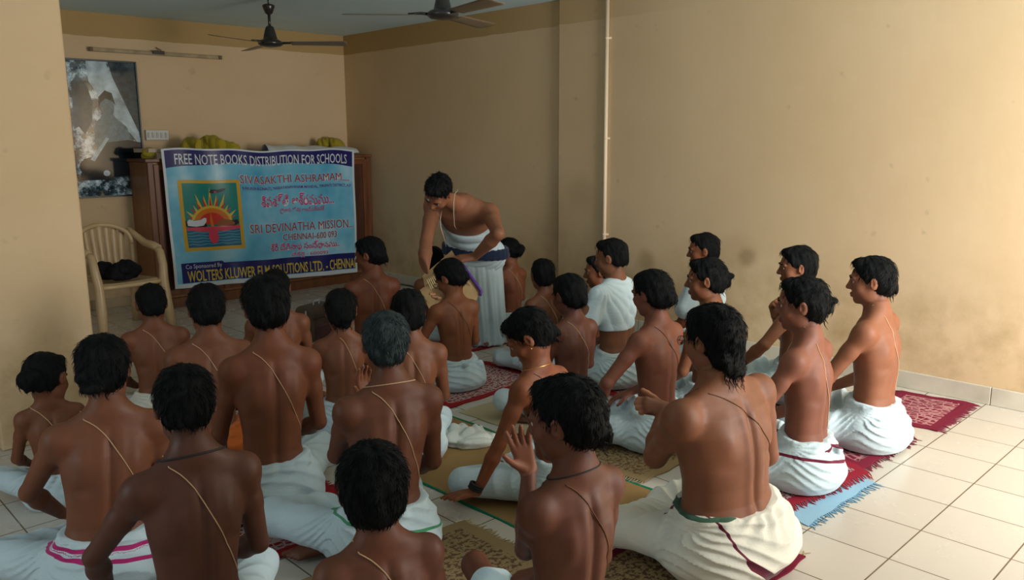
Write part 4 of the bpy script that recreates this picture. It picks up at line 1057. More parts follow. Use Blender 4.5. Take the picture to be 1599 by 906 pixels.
# ------------------------------------------------------------------ plastic armchair with black bag
CHM = plain('cream_moulded_plastic', rgb(.54, .38, .20), .35, .5)
ch = empty('plastic_armchair', (-.63, 5.50, 0), math.radians(6))
def seatz(u, v): return .415 - .02 * math.sin(math.pi * u) * math.sin(math.pi * v) - .015 * v
mb = MB(); mb.sheet(lambda u, v: ((-.225 + .45 * u + (.02 - .04 * u) * v, -.22 + .42 * v, seatz(u, v) - (.025 if v < .03 else 0)), (0, 0, 1)), 18, 16, .006); mb.build('seat', CHM, ch, True)
mb = MB()
pts = [(-.235 + .47 * t, -.222, .395 - .004 * math.sin(t * math.pi)) for t in np.linspace(0, 1, 9)]; mb.tube(pts, .018, 8); mb.build('front_rail', CHM, ch, True)
for s_ in (-1, 1):
    mb = MB(); mb.tube([(s_ * .275, -.26, 0), (s_ * .262, -.235, .22), (s_ * .255, -.215, .40), (s_ * .268, -.20, .52), (s_ * .268, -.17, .62), (s_ * .272, -.10, .655)], [.036, .037, .036, .032, .030, .027], 10); mb.build('leg', CHM, ch, True)
    mb = MB(); mb.tube([(s_ * .235, .27, 0), (s_ * .222, .235, .22), (s_ * .212, .205, .42)], [.032, .034, .032], 10); mb.build('leg', CHM, ch, True)
    mb = MB(); mb.tube([(s_ * .272, -.14, .648), (s_ * .275, -.04, .662), (s_ * .270, .08, .675), (s_ * .250, .18, .73), (s_ * .215, .245, .79)], [.030, .034, .031, .026, .024], 10); mb.build('armrest', CHM, ch, True)
mb = MB(); pts = [(.225 * math.cos(t) , .20 + .055 * (1 - abs(math.cos(t))) + .03 * (math.sin(t)), .66 + .17 * math.sin(t) ** .8) for t in np.linspace(0.02, math.pi - .02, 17)]; mb.tube(pts, .019, 8)
mb.tube([(-.21, .215, .43), (0, .235, .42), (.21, .215, .43)], .016, 8)
for s_ in (-1, 1): mb.tube([(s_ * .215, .20, .42), (s_ * .225, .21, .66)], .018, 8)
mb.build('back_frame', CHM, ch, True)
for k in range(-3, 4):
    mb = MB(); x = k * .052; zt = .66 + .17 * max(0, 1 - (x * 1.12 / .225) ** 2) ** .42
    mb.sheet(lambda u, v: ((x * (.9 + .22 * v) + (u - .5) * .046, .222 + .028 * math.sin(v * math.pi * .6) + .02 * v, .42 + (zt - .42) * v), (0, 1, 0)), 2, 10, .007); mb.build('back_slat', CHM, ch, True)
tag(ch, 'cream moulded plastic armchair half hidden behind the column, left of the cabinet', 'chair')
lump('cloth_bag', (-.64, 5.46, .418), (.18, .14, .11), plain('black_bag_fabric', rgb(.006, .006, .009), .8, .2), 21, 'black bag slumped on the seat of the plastic armchair', 'bag')

# ------------------------------------------------------------------ mats on the floor
def mat_mat(name, base, pat, border=None, kind='floral', scale=30, bw=.10):
    m, nt, p = nmat(name); p.inputs['Roughness'].default_value = .9; p.inputs['Specular IOR Level'].default_value = .15
    tc = N(nt, 'ShaderNodeAttribute', attribute_name='uvw')
    if kind == 'floral':
        vo = N(nt, 'ShaderNodeTexVoronoi'); vo.feature = 'DISTANCE_TO_EDGE'; vo.inputs['Scale'].default_value = scale; nt.links.new(tc.outputs['Vector'], vo.inputs[0])
        f1 = ramp(nt, vo.outputs[0], [(.05, rgb(1, 1, 1)), (.10, rgb(0, 0, 0))])
        wv = N(nt, 'ShaderNodeTexWave'); wv.wave_type = 'RINGS'; wv.inputs['Scale'].default_value = scale * .28; wv.inputs['Distortion'].default_value = 9; wv.inputs['Detail'].default_value = 2; nt.links.new(tc.outputs['Vector'], wv.inputs[0])
        f2 = ramp(nt, wv.outputs[1], [(.62, rgb(0, 0, 0)), (.72, rgb(1, 1, 1))]); fac = mix(nt, f1, f2, .6, 'ADD')
    elif kind == 'weave':
        wv = N(nt, 'ShaderNodeTexWave'); wv.inputs['Scale'].default_value = scale; wv.bands_direction = 'Y'; wv.inputs['Distortion'].default_value = .4; nt.links.new(tc.outputs['Vector'], wv.inputs[0]); fac = ramp(nt, wv.outputs[1], [(.2, rgb(0, 0, 0)), (.8, rgb(1, 1, 1))])
    else:
        ck = N(nt, 'ShaderNodeTexBrick'); ck.inputs['Scale'].default_value = scale * .35; nt.links.new(tc.outputs['Vector'], ck.inputs[0]); fac = ck.outputs[1]
        n_ = noise(nt, tc.outputs['Vector'], scale * 1.1, 3); fac = mix(nt, ramp(nt, n_, [(.5, rgb(0, 0, 0)), (.55, rgb(1, 1, 1))]), fac, .4, 'ADD')
    c = mix(nt, base, pat, fac)
    if border:
        eb = N(nt, 'ShaderNodeAttribute', attribute_name='edge'); s = N(nt, 'ShaderNodeSeparateXYZ'); nt.links.new(eb.outputs['Vector'], s.inputs[0])
        lt = N(nt, 'ShaderNodeMath', operation='LESS_THAN'); nt.links.new(s.outputs[0], lt.inputs[0]); lt.inputs[1].default_value = bw; c = mix(nt, c, border, lt.outputs[0])
    nt.links.new(c, p.inputs['Base Color']); bump(nt, p, noise(nt, tc.outputs['Vector'], 220, 2), .5, .002); return m
FIB = {}
def mat(name, corners, mt, fringe, label, cat='mat', th=.006, wav=.004, seed=0, z=0.0, rag=.0, group=None, nocut=True):
    """corners: four floor points in order; fringe tassels along the two short ends (0-3 and 1-2)"""
    rng = random.Random(seed); c = [np.array([q[0], q[1], 0.0]) for q in corners]; o0 = sum(c) / 4
    nu, nv = 40, 28; P_ = []; U_ = []; E_ = []
    Lu = np.linalg.norm(c[1] - c[0]); Lv = np.linalg.norm(c[3] - c[0])
    mb = MB(); ph = rng.random() * 6
    def pos(u, v):
        p = (c[0] * (1 - u) + c[1] * u) * (1 - v) + (c[3] * (1 - u) + c[2] * u) * v - o0
        e = min(u, 1 - u, v, 1 - v); j = .004 * math.sin(u * 23 + ph) + .004 * math.sin(v * 19 + ph)
        p = p + np.array([j, -j, 0]) * (e < .02); p[2] = z + wav * (0.5 + .5 * math.sin(u * 9 + ph + 3 * v)) * (.3 + .7 * (e < .1)); return p
    mb.sheet(lambda u, v: (pos(u, v), (0, 0, 1)), nu, nv, th)
    o = mb.build(name, mt, smooth=False); o.location = o0
    q = [(i / nu, j / nv) for j in range(nv + 1) for i in range(nu + 1)] * 2
    set_attr(o.data, 'uvw', [(u * Lu, v * Lv, 0) for u, v in q]); set_attr(o.data, 'edge', [(min(u * Lu, (1 - u) * Lu, v * Lv, (1 - v) * Lv), 0, 0) for u, v in q])
    if fringe:
        for side in (0, 1):
            mb = MB(); n = int(Lv / .012)
            for k in range(n):
                v = (k + .5) / n + rng.uniform(-.006, .006); u = 0 if side == 0 else 1; p = pos(u, v); dr = nrm((c[0] - c[1]) if side == 0 else (c[1] - c[0])); L = rng.uniform(.02, .045); sd = np.array([-dr[1], dr[0], 0]) * rng.uniform(-.3, .3)
                mb.tube([p + [0, 0, th * .6], p + (dr + sd) * L * .5 + [0, 0, th * .3 - p[2] * .4], p + (dr + sd * 1.7) * L + [0, 0, .002 - p[2]]], [.0032, .0028, .0012], 4)
            mb.build('fringe', fringe, o)
    return tag(o, label, cat, group)
MAR = rgb(.17, .012, .032); MARM = mat_mat('maroon_floral_mat', MAR, rgb(.42, .20, .20), MAR, 'floral', 26, .055)
REDM = mat_mat('red_and_white_mat', rgb(.16, .01, .02), rgb(.55, .44, .44), rgb(.26, .014, .03), 'blocks', 60, .05)
DARKM = mat_mat('dark_red_patterned_mat', rgb(.25, .012, .015), rgb(.45, .36, .33), rgb(.30, .015, .02), 'floral', 34, .05)
TANM = mat_mat('tan_woven_mat', rgb(.33, .20, .075), rgb(.26, .15, .055), rgb(.0, .16, .08), 'weave', 90, .016)
BEIGEM = mat_mat('beige_woven_mat', rgb(.50, .42, .26), rgb(.42, .35, .2), None, 'weave', 90)
STRAWM = mat_mat('patterned_straw_mat', rgb(.30, .21, .10), rgb(.12, .065, .035), rgb(.28, .19, .09), 'blocks', 50, .05)
F_MAR = plain('maroon_tassels', MAR, .9); F_RED = plain('red_tassels', rgb(.27, .015, .03), .9); F_BLUE = plain('blue_tassels', rgb(.20, .38, .52), .9); F_STRAW = plain('straw_tassels', rgb(.36, .28, .15), .9)
BLUEM = mat_mat('pale_blue_mat', rgb(.22, .40, .54), rgb(.30, .48, .60), None, 'weave', 120)
G = lambda x, y: atz(x, y)
mat('prayer_mat', [G(1405, 612), G(1522, 632), G(1465, 675), G(1345, 650)], MARM, F_MAR, 'empty maroon patterned mat lying by the right wall, behind the rightmost boy', seed=1)
mat('prayer_mat', [G(1215, 676), G(1347, 737), G(1430, 684), G(1300, 640)], MARM, F_MAR, 'maroon mat under the rightmost boy', seed=2, wav=.007)
mat('prayer_mat', [G(1090, 738), G(1213, 806), G(1357, 743), G(1240, 680)], REDM, F_RED, 'red mat with a white pattern, under the boy with maroon stripes on his dhoti', seed=3, z=.010)
mat('prayer_mat', [G(1110, 748), G(1262, 823), G(1366, 755), G(1250, 700)], BLUEM, F_BLUE, 'pale blue mat showing below the edge of the red patterned mat', seed=4, wav=.002, th=.004)
mat('prayer_mat', [(-.20, -.10), (-.95, -.12), (-.95, .42), (-.20, .42)], mat_mat('maroon_edged_straw_mat', rgb(.30, .20, .09), rgb(.10, .05, .03), rgb(.16, .01, .03), 'blocks', 50, .03), F_STRAW, 'dark edged straw mat under the long-haired man', seed=5)
mat('prayer_mat', [(.75, 2.12), (-.05, 2.10), (-.05, 2.72), (.75, 2.75)], DARKM, F_RED, 'dark red patterned mat under the boy sitting before the bending man', seed=6)
mat('floor_mat', [(-.80, .55), (-.80, 1.95), (-.12, 2.06), (-.12, .60)], TANM, None, 'tan woven mat with a green border, under the boy in the gold earring', seed=7, wav=.003, th=.003)
mat('floor_mat', [(-.05, 1.28), (-.05, 2.02), (.70, 2.02), (.70, 1.28)], BEIGEM, None, 'beige woven mat beside the green bordered mat', seed=8, wav=.002, th=.003)
mat('prayer_mat', [(-1.62, 1.05), (-.90, 1.00), (-.92, .52), (-1.62, .55)], STRAWM, F_STRAW, 'patterned straw coloured mat with a frayed fringe under the grey-haired man', seed=9)
mat('prayer_mat', [(.80, 1.30), (1.60, 1.30), (1.60, 2.0), (.80, 2.0)], DARKM, F_RED, 'dark red mat under the man in the white shawl', seed=10)
mat('prayer_mat', [(1.0, .55), (1.75, .55), (1.75, 1.1), (1.0, 1.1)], MARM, F_MAR, 'maroon mat under the boy who holds a fist near his chin', seed=11)
mat('prayer_mat', [(.85, 2.95), (1.55, 2.95), (1.55, 3.6), (.85, 3.6)], DARKM, F_RED, 'dark red mat at the feet of the bending man', seed=12)
mat('prayer_mat', [(-.10, .72), (.55, .72), (.55, 1.2), (-.10, 1.2)], STRAWM, F_STRAW, 'straw mat under the boy with a glossy rounded haircut', seed=13)
mat('prayer_mat', [(-1.75, 1.25), (-1.1, 1.25), (-1.1, 1.8), (-1.75, 1.8)], DARKM, F_RED, 'dark red mat under the boy in the centre left with a straight bare back', seed=14)
# cable along the wall, bag and cloth on the floor
mb = MB(); mb.tube([tuple(atz(x, y, .008)) for x, y in ((600, 437), (612, 441), (628, 444), (645, 447), (652, 452), (660, 462), (672, 470))], .006, 8); tag(mb.build('cable', plain('dark_cable', rgb(.10, .08, .06), .5), smooth=True), 'dark cable lying on the floor along the foot of the right wall', 'cable')
c = atz(497, 540); e = empty('school_bag', (c[0], c[1], 0), .3)
SBM = plain('dull_brown_bag', rgb(.10, .07, .045), .7, nscale=20); SBD = plain('maroon_bag_front', rgb(.09, .035, .035), .7)
f = Field((-.17, -.12, -.01), (.17, .12, .36), .006)
f.fn((-.16, -.11, 0), (.16, .11, .35), lambda X, Y, Z: (np.sqrt(np.maximum(np.abs(X) - .10, 0) ** 2 + np.maximum(np.abs(Y) - .05, 0) ** 2 + np.maximum(np.abs(Z - .16) - .11, 0) ** 2) - .045))
V_, Q_ = f.mesh(); link('body', np_mesh('body', V_, Q_), SBM, e)
mb = MB(); mb.box((-.12, -.115, .03), (.12, -.09, .19), bev=.02); mb.build('pocket', SBD, e); mb = MB(); mb.tube([(-.14, -.098, .235), (0, -.104, .24), (.14, -.098, .235)], .004, 6); mb.build('zip', FRAME, e)
mb = MB(); mb.tube([(-.03, 0, .31), (-.03, -.01, .345), (.03, -.01, .345), (.03, 0, .31)], .006, 6); mb.tube([(-.155, -.03, .05), (-.175, -.05, .17), (-.14, -.03, .29)], .008, 6); mb.build('strap', WPLAST, e)
tag(e, 'dull brown bag with a pale strap, standing on the floor below the banner', 'bag')
c = atz(728, 690); lump('crumpled_cloth', (c[0], c[1], .004), (.16, .14, .03), cloth_mat('white_cloth_with_print', rgb(.60, .62, .55)), 31, 'crumpled white cloth on the green bordered mat', 'cloth')
up = (0, 0, 1)
def px(x, y, z): return ('px', x, y, z)
SKD = (.155, .060, .028); SKM = (.225, .092, .040); SKL = (.30, .130, .062); SKO = (.27, .105, .042)
BOYS = 'bare-backed boys seated on the floor'
seated(72, 592, .55, az=10, haz=45, hp=14, lean=(.0, .03), w=.86, hw=.93, sty='side', tone=SKM, label='small boy at far left by the column, a tuft of hair sticking out behind', h=.0055,
       hr=-6, knees={1: (.27, .30, .10), -1: (-.30, .27, .14)}, nstr=250, thr=dict(x0=-.11))
seated(162, 577, .765, az=12, haz=22, hp=4, lean=(.05, .05), w=.96, fat=1.08, hw=1.0, sty='bun', tone=SKM, label='person on the left with a low hair bun and magenta bands round the white dhoti', h=.005,
       elbows={-1: (-1, -.12, -.25), 1: (.35, -.35, -1)}, hands={-1: (-.12, .30, .19)}, knees={1: (.27, .32, .10), -1: (-.37, .24, .10)}, shins={1: (-.06, .42, .045), -1: (.02, .40, .05)}, stripe=rgb(.42, .02, .14), sw=.007,
       stripe_f=lambda x, y, z: np.where(np.abs(z - .185 + .10 * x) < .012, z - .185 + .10 * x, z - .150 + .16 * x), nstr=700, thr=dict(z1=.27))
seated(290, 632, .785, az=8, haz=20, hp=6, lean=(.03, .07), w=.90, hw=1.0, sty='crop', tone=(.125, .050, .026), label='dark-skinned boy in the left foreground with cropped hair and a black cord round his neck', h=.0048,
       elbows={-1: (-1, -.05, -.1), 1: (.35, -.35, -1)}, hands={-1: (-.20, .30, .16)}, neck=dict(mat=BLACKCORD, r=.0035), knees={1: (.28, .30, .10), -1: (-.31, .30, .10)}, nstr=1100, thr=dict(z1=.20))
seated(237, 475, .66, az=14, hp=8, lean=(.0, .05), w=.98, hw=.94, sty='short', tone=SKM, label='small boy with loose shoulders sitting nearest the plastic armchair', nstr=250, thr=dict(x0=-.07), dh=CREAMW)
seated(323, 483, .755, az=17, hp=10, lean=(.04, .07), w=.98, hw=.98, sty='thick', tone=SKM, label='boy in an orange dhoti, second in line below the left end of the banner', dh=rgb(.48, .11, .015), nstr=350)
seated(417, 484, .855, az=16, haz=22, hp=8, hr=-4, lean=(.03, .06), w=.86, hw=1.06, sty='bowl', tone=(.22, .080, .033), label='tall boy left of centre with a long back and full round mop of hair', h=.005,
       hands={-1: (-.21, .18, .06)}, elbows={-1: (-.6, -.8, -.1), 1: (.35, -.35, -1)}, nstr=700, thr=dict(x1=.14, z1=.25))
seated(431, 452, .70, az=22, haz=28, hp=5, lean=(.02, .05), w=.92, hw=.96, sty='short', tone=SKM, label='boy almost hidden behind the tall boy with the round mop of hair', nstr=200)
seated(578, 398, .78, az=12, haz=-32, hp=6, lean=(.04, .03), w=.92, hw=.98, sty='tail', tone=(.21, .072, .030), label='boy in profile at the right end of the banner, hair tail at his nape', h=.0055, nstr=350)
seated(533, 486, .65, az=25, haz=32, hp=10, lean=(.02, .05), w=.86, hw=.96, sty='messy', tone=SKM, label='small boy with untidy hair hanging onto his neck, just left of the grey-haired man', nstr=420, thr=dict(x0=-.03))
_ex10 = {('wrist', -1): None}
seated(603, 541, .80, az=16, haz=30, hp=3, lean=(.05, .05), w=.94, fat=1.03, hw=.99, sty='short', hair=HAIR_GREY, hair_name='hair', tone=(.175, .068, .031), label='grey-haired man in the centre with one palm raised beside his neck', h=.0048,
       hands={-1: ('pd', 573, 630, .22), 1: (.14, .27, .2)}, elbows={-1: (-.6, -.05, -1), 1: (.35, -.35, -1)}, hcurl={-1: dict(d=(-.12, .1, 1), p=(.35, -.9, .1), c=(.25, .3, .2), sp=.08)},
       knees={1: (.20, .30, .10), -1: (-.36, .27, .13)}, shins={1: (-.19, .13, .045), -1: (.02, .44, .05)}, feet={1: (-1, .10, 0)}, neck=dict(mat=THREAD, r=.002), stripe=rgb(.06, .28, .13), sw=.005,
       stripe_f=lambda x, y, z: z - .135 + .20 * (x - .1), nstr=1300, thr=dict(x1=.135, z1=.24))
seated(638, 490, .715, az=22, haz=28, hp=5, lean=(.03, .05), w=.92, hw=.96, sty='thick', tone=SKM, label='boy sitting directly behind the grey-haired man, seen past his right side', nstr=350)
seated(704, 437, .69, az=8, haz=-18, hp=24, lean=(.0, .05), w=.90, hw=.95, sty='tail', tone=SKO, glasses=True, label='boy in glasses looking down, sitting right in front of the bending man', h=.005,
       hands={-1: (-.20, .22, .16)}, elbows={-1: (-.9, -.5, -.2), 1: (.35, -.35, -1)}, nstr=500, extras={'knot': [((.13, -.09, .17), (.03, .03, .035)), ((.15, -.10, .08), (.025, .02, .07)), ((-.02, -.13, .20), (.02, .015, .02))]}, thr_mat=THREAD_D)
seated(677, 408, .62, az=30, haz=20, hp=5, w=.88, hw=.94, sty='short', tone=SKM, label='boy hidden behind the tan folder, only black hair showing', nstr=150)
seated(794, 394, .655, az=0, haz=-38, hp=10, lean=(.0, .03), w=.84, hw=.92, sty='side', tone=(.26, .095, .042), glasses=True, label='small boy in glasses, in profile against the wall right of the bending man', h=.0055, nstr=250)
seated(848, 430, .655, az=10, knees={1: (.16, .33, .10), -1: (-.25, .30, .10)}, haz=28, hp=0, lean=(.02, .05), w=.84, hw=.92, sty='short', tone=SKM, label='boy with a neat round crop and long thin neck, left of the white shawl', nstr=250)
seated(889, 463, .685, az=5, haz=5, hp=8, lean=(.05, .06), w=.92, hw=.98, sty='tail', tone=(.165, .062, .034), label='dark boy behind the boy with the gold earring, a pale cord across his back', h=.0055,
       knees={1: (.20, .30, .10), -1: (-.36, .26, .13)}, shins={1: (-.19, .12, .045), -1: (.02, .42, .05)}, feet={1: (-1, .05, 0)}, nstr=350)
_ex18 = {('wrist', -1): None}
seated(827, 528, .715, az=-8, haz=-38, hp=30, lean=(-.05, .12), w=.88, hw=.97, sty='tail', tone=(.29, .105, .043), label='youth with a gold earring looking down, leaning on one hand', h=.0046, earring=True,
       hands={-1: px(735, 792, .05), 1: (.08, .2, .15)}, elbows={-1: (-.5, -.8, .2), 1: (.35, -.35, -1)}, hcurl={-1: dict(d=(-.75, .6, -.10), p=(0, 0, -1), c=(.1, .15, .1), sp=.2)}, extras=_ex18,
       knees={1: (.27, .30, .10), -1: (-.33, .36, .10)}, neck=dict(mat=GOLD, r=.0016), nstr=900, thr_mat=THREAD_D)
seated(884, 655, .775, az=2, haz=-22, hp=4, lean=(.05, .04), w=.90, hw=1.02, sty='tail', tone=(.175, .065, .032), label='youth in the foreground holding an open palm up before his face', h=.0045,
       hands={-1: ('pd', 826, 735, .20), 1: (.14, .27, .2)}, elbows={-1: (-.2, -.1, -1), 1: (.35, -.35, -1)}, hcurl={-1: dict(d=(-.25, .15, 1), p=(-.45, -.9, .1), c=(.18, .2, .15), sp=.16)},
       knees={1: (.28, .30, .10), -1: ('px', 742, 882, .12)}, shins={1: (-.06, .44, .045), -1: (.02, .30, .05)}, bare=(-1,), neck=dict(mat=BLACKCORD, r=.0024), nstr=1300, thr_mat=THREAD_D, thr=dict(z1=.25))
seated(583, 764, .67, az=14, knees={1: (.13, .36, .10), -1: (-.27, .30, .10)}, haz=30, hp=4, lean=(.0, .05), w=.92, hw=1.0, sty='thick', tone=(.18, .070, .034), label='boy at the bottom centre of the photo, black hair nearest the camera', h=.0045, nstr=1300)
seated(1113, 535, .825, az=2, haz=2, hp=2, lean=(-.02, .06), w=1.40, fat=1.12, hw=1.02, sty='long', tone=(.255, .105, .046), glasses=True, label='heavy long-haired man in glasses, cream dhoti with a maroon edge', h=.0045,
       hands={-1: ('pd', 1040, 640, .24), 1: (.22, .20, .15)}, elbows={-1: (-.6, .0, -1), 1: (.35, -.35, -1)}, hcurl={-1: dict(d=(-.75, .5, .25), p=(.3, .5, -.3), c=(.9, 1.1, .6), sp=.03)},
       dh=CREAMW, stripe=rgb(.10, .005, .020), sw=.010, stripe2=rgb(.03, .09, .05), stripe_f=lambda x, y, z: np.where((y > .16) | (x > .12), 9, (z - .026 - np.clip(-x - .06, 0, .2) * .75 * (1 + 1.0 * np.clip(-x - .16, 0, .1) / .04)) * .55), nstr=1500, thr_mat=THREAD_D, fold=1.35,
       extras={'knot': [((-.15, -.08, .205), (.035, .018, .022)), ((-.165, -.09, .17), (.02, .015, .03)), ((-.18, -.02, .215), (.04, .04, .018))]}, thr=dict(z1=.27))
seated(1018, 462, .77, az=-2, haz=-4, hp=4, lean=(.03, .05), w=.92, hw=.97, sty='bag', tone=(.25, .098, .056), label='boy with glossy rounded hair, left of the long-haired man', h=.0052, elbows={-1: (-1, -.05, -.3), 1: (.35, -.35, -1)}, hands={-1: (-.25, .24, .18)}, nstr=500, thr_mat=THREAD_D,
       knees={1: (.19, .33, .10), -1: (-.30, .26, .11)}, extras={'knot': [((-.14, .02, .21), (.05, .05, .03))]})
_shawl1 = seated(955, 405, .80, az=-2, knees={1: (.18, .33, .10), -1: (-.27, .30, .10)}, haz=-22, hp=3, lean=(.02, .05), w=1.0, hw=.99, sty='crop', tone=(.27, .125, .062), label='crop-haired man with a white shawl over his shoulder, near the wall pipe', h=.0055, nstr=300, thread=False, elbows={-1: (-1, -.2, -.35), 1: (.35, -.35, -1)}, hands={-1: (-.22, .28, .22)})
seated(936, 424, .645, az=-8, knees={1: (.27, .30, .10), -1: (-.16, .34, .10)}, haz=-45, hp=0, w=.88, hw=.95, sty='short', tone=SKO, label='boy mostly hidden beyond the crop-haired man in the white shawl', nstr=150, elbows={-1: (-1, -.1, -.3), 1: (.35, -.35, -1)})
_shawl2 = seated(1099, 391, .80, az=-8, haz=-36, hp=0, w=.96, hw=.97, sty='short', tone=SKO, label='man wrapped in a white shawl by the wall, behind the sharp-nosed youth', nstr=250, thread=False)
seated(1103, 437, .785, az=-6, knees={1: (.27, .30, .10), -1: (-.19, .33, .10)}, haz=-33, hp=-2, lean=(.02, .03), w=.90, hw=.99, sty='tuft', tone=(.27, .115, .050), label='sharp-nosed youth in profile with a short hair tuft, beyond the long-haired man', h=.005, nstr=450)
seated(1252, 483, .805, az=-5, haz=-27, hp=-2, lean=(.02, .04), w=.88, hw=1.0, sty='tuft', tone=(.26, .105, .060), label='thin boy on a red mat, white dhoti banded in maroon', h=.0048, stripe=rgb(.12, .006, .025), sw=.0065,
       stripe_f=lambda x, y, z: np.where(z > .165 - .25 * x, z - .195 + .30 * np.abs(x + .0), z - .130 + .22 * x), nstr=800, extras={'knot': [((.02, -.135, .175), (.022, .015, .016))]}, elbows={-1: (-1, -.2, -.4), 1: (.35, -.35, -1)}, hands={-1: (-.2, .28, .17)}, thr=dict(x0=-.05, x1=.045))
seated(1245, 420, .79, az=-14, haz=-40, hp=-2, lean=(.03, .0), w=.98, hw=.99, sty='thick', tone=(.29, .128, .058), label='boy near the wall holding a loose fist before his chin', h=.005, nstr=450,
       hands={1: ('pd', 1211, 494, .08), -1: (-.23, .28, .21)}, elbows={1: (.6, .2, -1), -1: (-1, -.1, -.3)}, hcurl={1: dict(d=(-.2, .2, 1), p=(-.4, -.9, 0), c=(1.0, 1.2, .7), sp=.02)}, thread=False)
seated(1361, 443, .83, az=-4, haz=-26, hp=-2, lean=(.02, .04), w=.96, hw=1.0, sty='tail', tone=(.31, .135, .066), label='rightmost boy, in profile, his white dhoti bright in the light', h=.0048, nstr=800, elbows={-1: (-1, -.2, -.45), 1: (.35, -.35, -1)}, hands={-1: (-.18, .32, .18)}, fold=1.15, thr=dict(x0=-.055, x1=.06))

# bracelet on the propping wrist
if _ex18[('wrist', -1)]:
    wr, dr, r_ = _ex18[('wrist', -1)]
    pr_ = [o for o in bpy.data.objects if o.get('label', '').startswith('youth with a gold earring')][0]; Sx = .715 / .80
    a_ = nrm(np.cross(dr, [0, 0, 1])); b_ = np.cross(dr, a_); mb = MB()
    for k in range(3):
        cc = wr - dr * (.012 + .010 * k); mb.tube([(cc + (a_ * math.cos(t) + b_ * math.sin(t)) * (r_ + .008)) * Sx for t in np.linspace(0, 2 * math.pi, 21)], .0055 * Sx, 6, caps=False)
    mb.build('wristband', BLACKCORD, pr_, True)

def shawl(person, part_name, xcut, zlow, sides):
    o, P, T, S, bv, V, Q = person
    f = Field((-.30, -.22, .15), (.30, .24, .72), .006)
    f.fn((-.26, -.2, .15), (.26, .22, .66), lambda X, Y, Z: T.sdf(X, Y, Z, grow=.012, ztop=.66))
    for q in (1, -1):
        f.cap(T.pt(q * .03, -.022, .650), T.pt(q * .157 * T.w, -.006, .583), .046, .050, k=.03)
        if q in sides: f.cap(T.pt(q * .16 * T.w, 0, .58), T.pt(q * .215 * T.w, .05, .43), .058, .066, k=.03)
    f.disp(lambda x, y, z: .0055 * (1 - 1.7 * np.abs(np.sin(np.arctan2(z - .68, x + .16) * 11 + .5 * np.sin(z * 15)))) * np.clip(np.hypot(z - .68, x + .16) / .15, .1, 1) - .003)
    f.fn(f.lo, (.30, .24, .72), lambda X, Y, Z: np.maximum((zlow + .9 * np.maximum(X - xcut, 0)) - Z, X - xcut - .35 * (Z - .30)) + 0 * Y if xcut < .2 else zlow - Z + 0 * X + 0 * Y, 0, 'i')
    V_, Q_ = f.mesh(); link(part_name, np_mesh(part_name, V_ * S, Q_), cloth_mat('white_cotton_cloth', WHITE), o)
shawl(_shawl1, 'shawl', .02, .36, (-1,)); shawl(_shawl2, 'shawl', .5, .20, (-1, 1))

# ------------------------------------------------------------------ the bending man
F0 = atz(750, 535); F0[2] = 0
Rel = lambda p: np.asarray(p, float) - F0
pel = Rel(atd(743, 398, 5.95)); nk = Rel(atd(712, 306, 5.42)); hd = Rel(atd(684, 300, 5.20))
zax = nrm(nk - pel); xax = nrm(-.86 * RGT + .50 * FWD); xax = nrm(xax - zax * (xax @ zax)); yax = np.cross(zax, xax)
TM = np.stack([xax, yax, zax], 1); TLEN = np.linalg.norm(nk - pel); O_T = pel - zax * .06
TT = Torso(1.28, 1.02, (0, 0), 0, TM, O_T, hunch=.03)
f = Field((-.75, -.75, -.02), (.45, .45, 1.45), .0075)
f.fn(np.minimum(O_T, O_T + zax * .7) - .28, np.maximum(O_T, O_T + zax * .7) + .28, lambda X, Y, Z: TT.sdf(X, Y, Z, ztop=.64))
hz = nrm(zax * .55 + np.array([0, 0, .25]) + (hd - nk) * 1.2); hy = nrm(-.25 * FWD - .32 * RGT + np.array([0, 0, -.9])); hz = nrm(FWD * -.92 + np.array([0, 0, .42]) + RGT * .04); hy = nrm(hy - hz * (hy @ hz)); hx = np.cross(hy, hz)
HR = np.stack([hx, hy, hz], 1); HP = (hd, HR, 1.03)
f.cap(TT.pt(0, 0, .58), hd + HR @ np.array([0, -.02, -.05]), .056, .052, k=.03)
hn = []
shR = TT.pt(.205, .0, .565); shL = TT.pt(-.205, .0, .565)
wR = Rel(atd(661, 440, 5.22)); wL = Rel(atd(742, 401, 5.42))
for sj, wr, pole, q in ((shR, wR, -RGT * .6 + FWD * .3, 1), (shL, wL, RGT * .45 + np.array([0, 0, .15]) - FWD * .8, -1)):
    el, wr = ik(sj, wr, .33, .30, pole); f.cap(TT.pt(q * .045, -.02, .635), sj, .046, .052, k=.06); arm(f, sj, el, wr, 1.5)
    if q == 1: dd, pp_, cc = np.array([0, 0, -1.0]) + RGT * .25, -FWD * -.3 + RGT * .8, (.5, .6, .4)
    else: dd, pp_, cc = -RGT * .95 + np.array([0, 0, -.12]) - FWD * .1, np.array([0, 0, -.8]) + FWD * .5, (.25, .3, .2)
    hand(f, wr, dd, pp_, q, cc, .16, 1.08)
    hn.append((wr, dd, pp_, 1.05))
for q in (1, -1):
    hp_ = TT.pt(q * .09, 0, .03); ft = np.array([0.0, 0, .07]) + xax * q * .10; ft[2] = .07; kn_ = (hp_ + ft) / 2 + nrm(np.array([yax[0], yax[1], 0])) * .08
    f.cap(hp_, kn_, .08, .055, k=.03); f.cap(kn_, ft, .052, .035, k=.02); foot(f, ft, nrm(np.array([yax[0], yax[1], 0])), (0, 0, 1), 1.05, q)
head_prims(f, HP)
V, Q = f.mesh(); me = np_mesh('person', V, Q); set_attr(me, 'tint', body_tint(V, HP, hn, 'short'), 'FLOAT_COLOR')
man = link('person', me, skin_mat((.33, .160, .085))); man.location = F0
tag(man, 'bare-chested man bending over the seated boys with a tan folder in his hands', 'person')
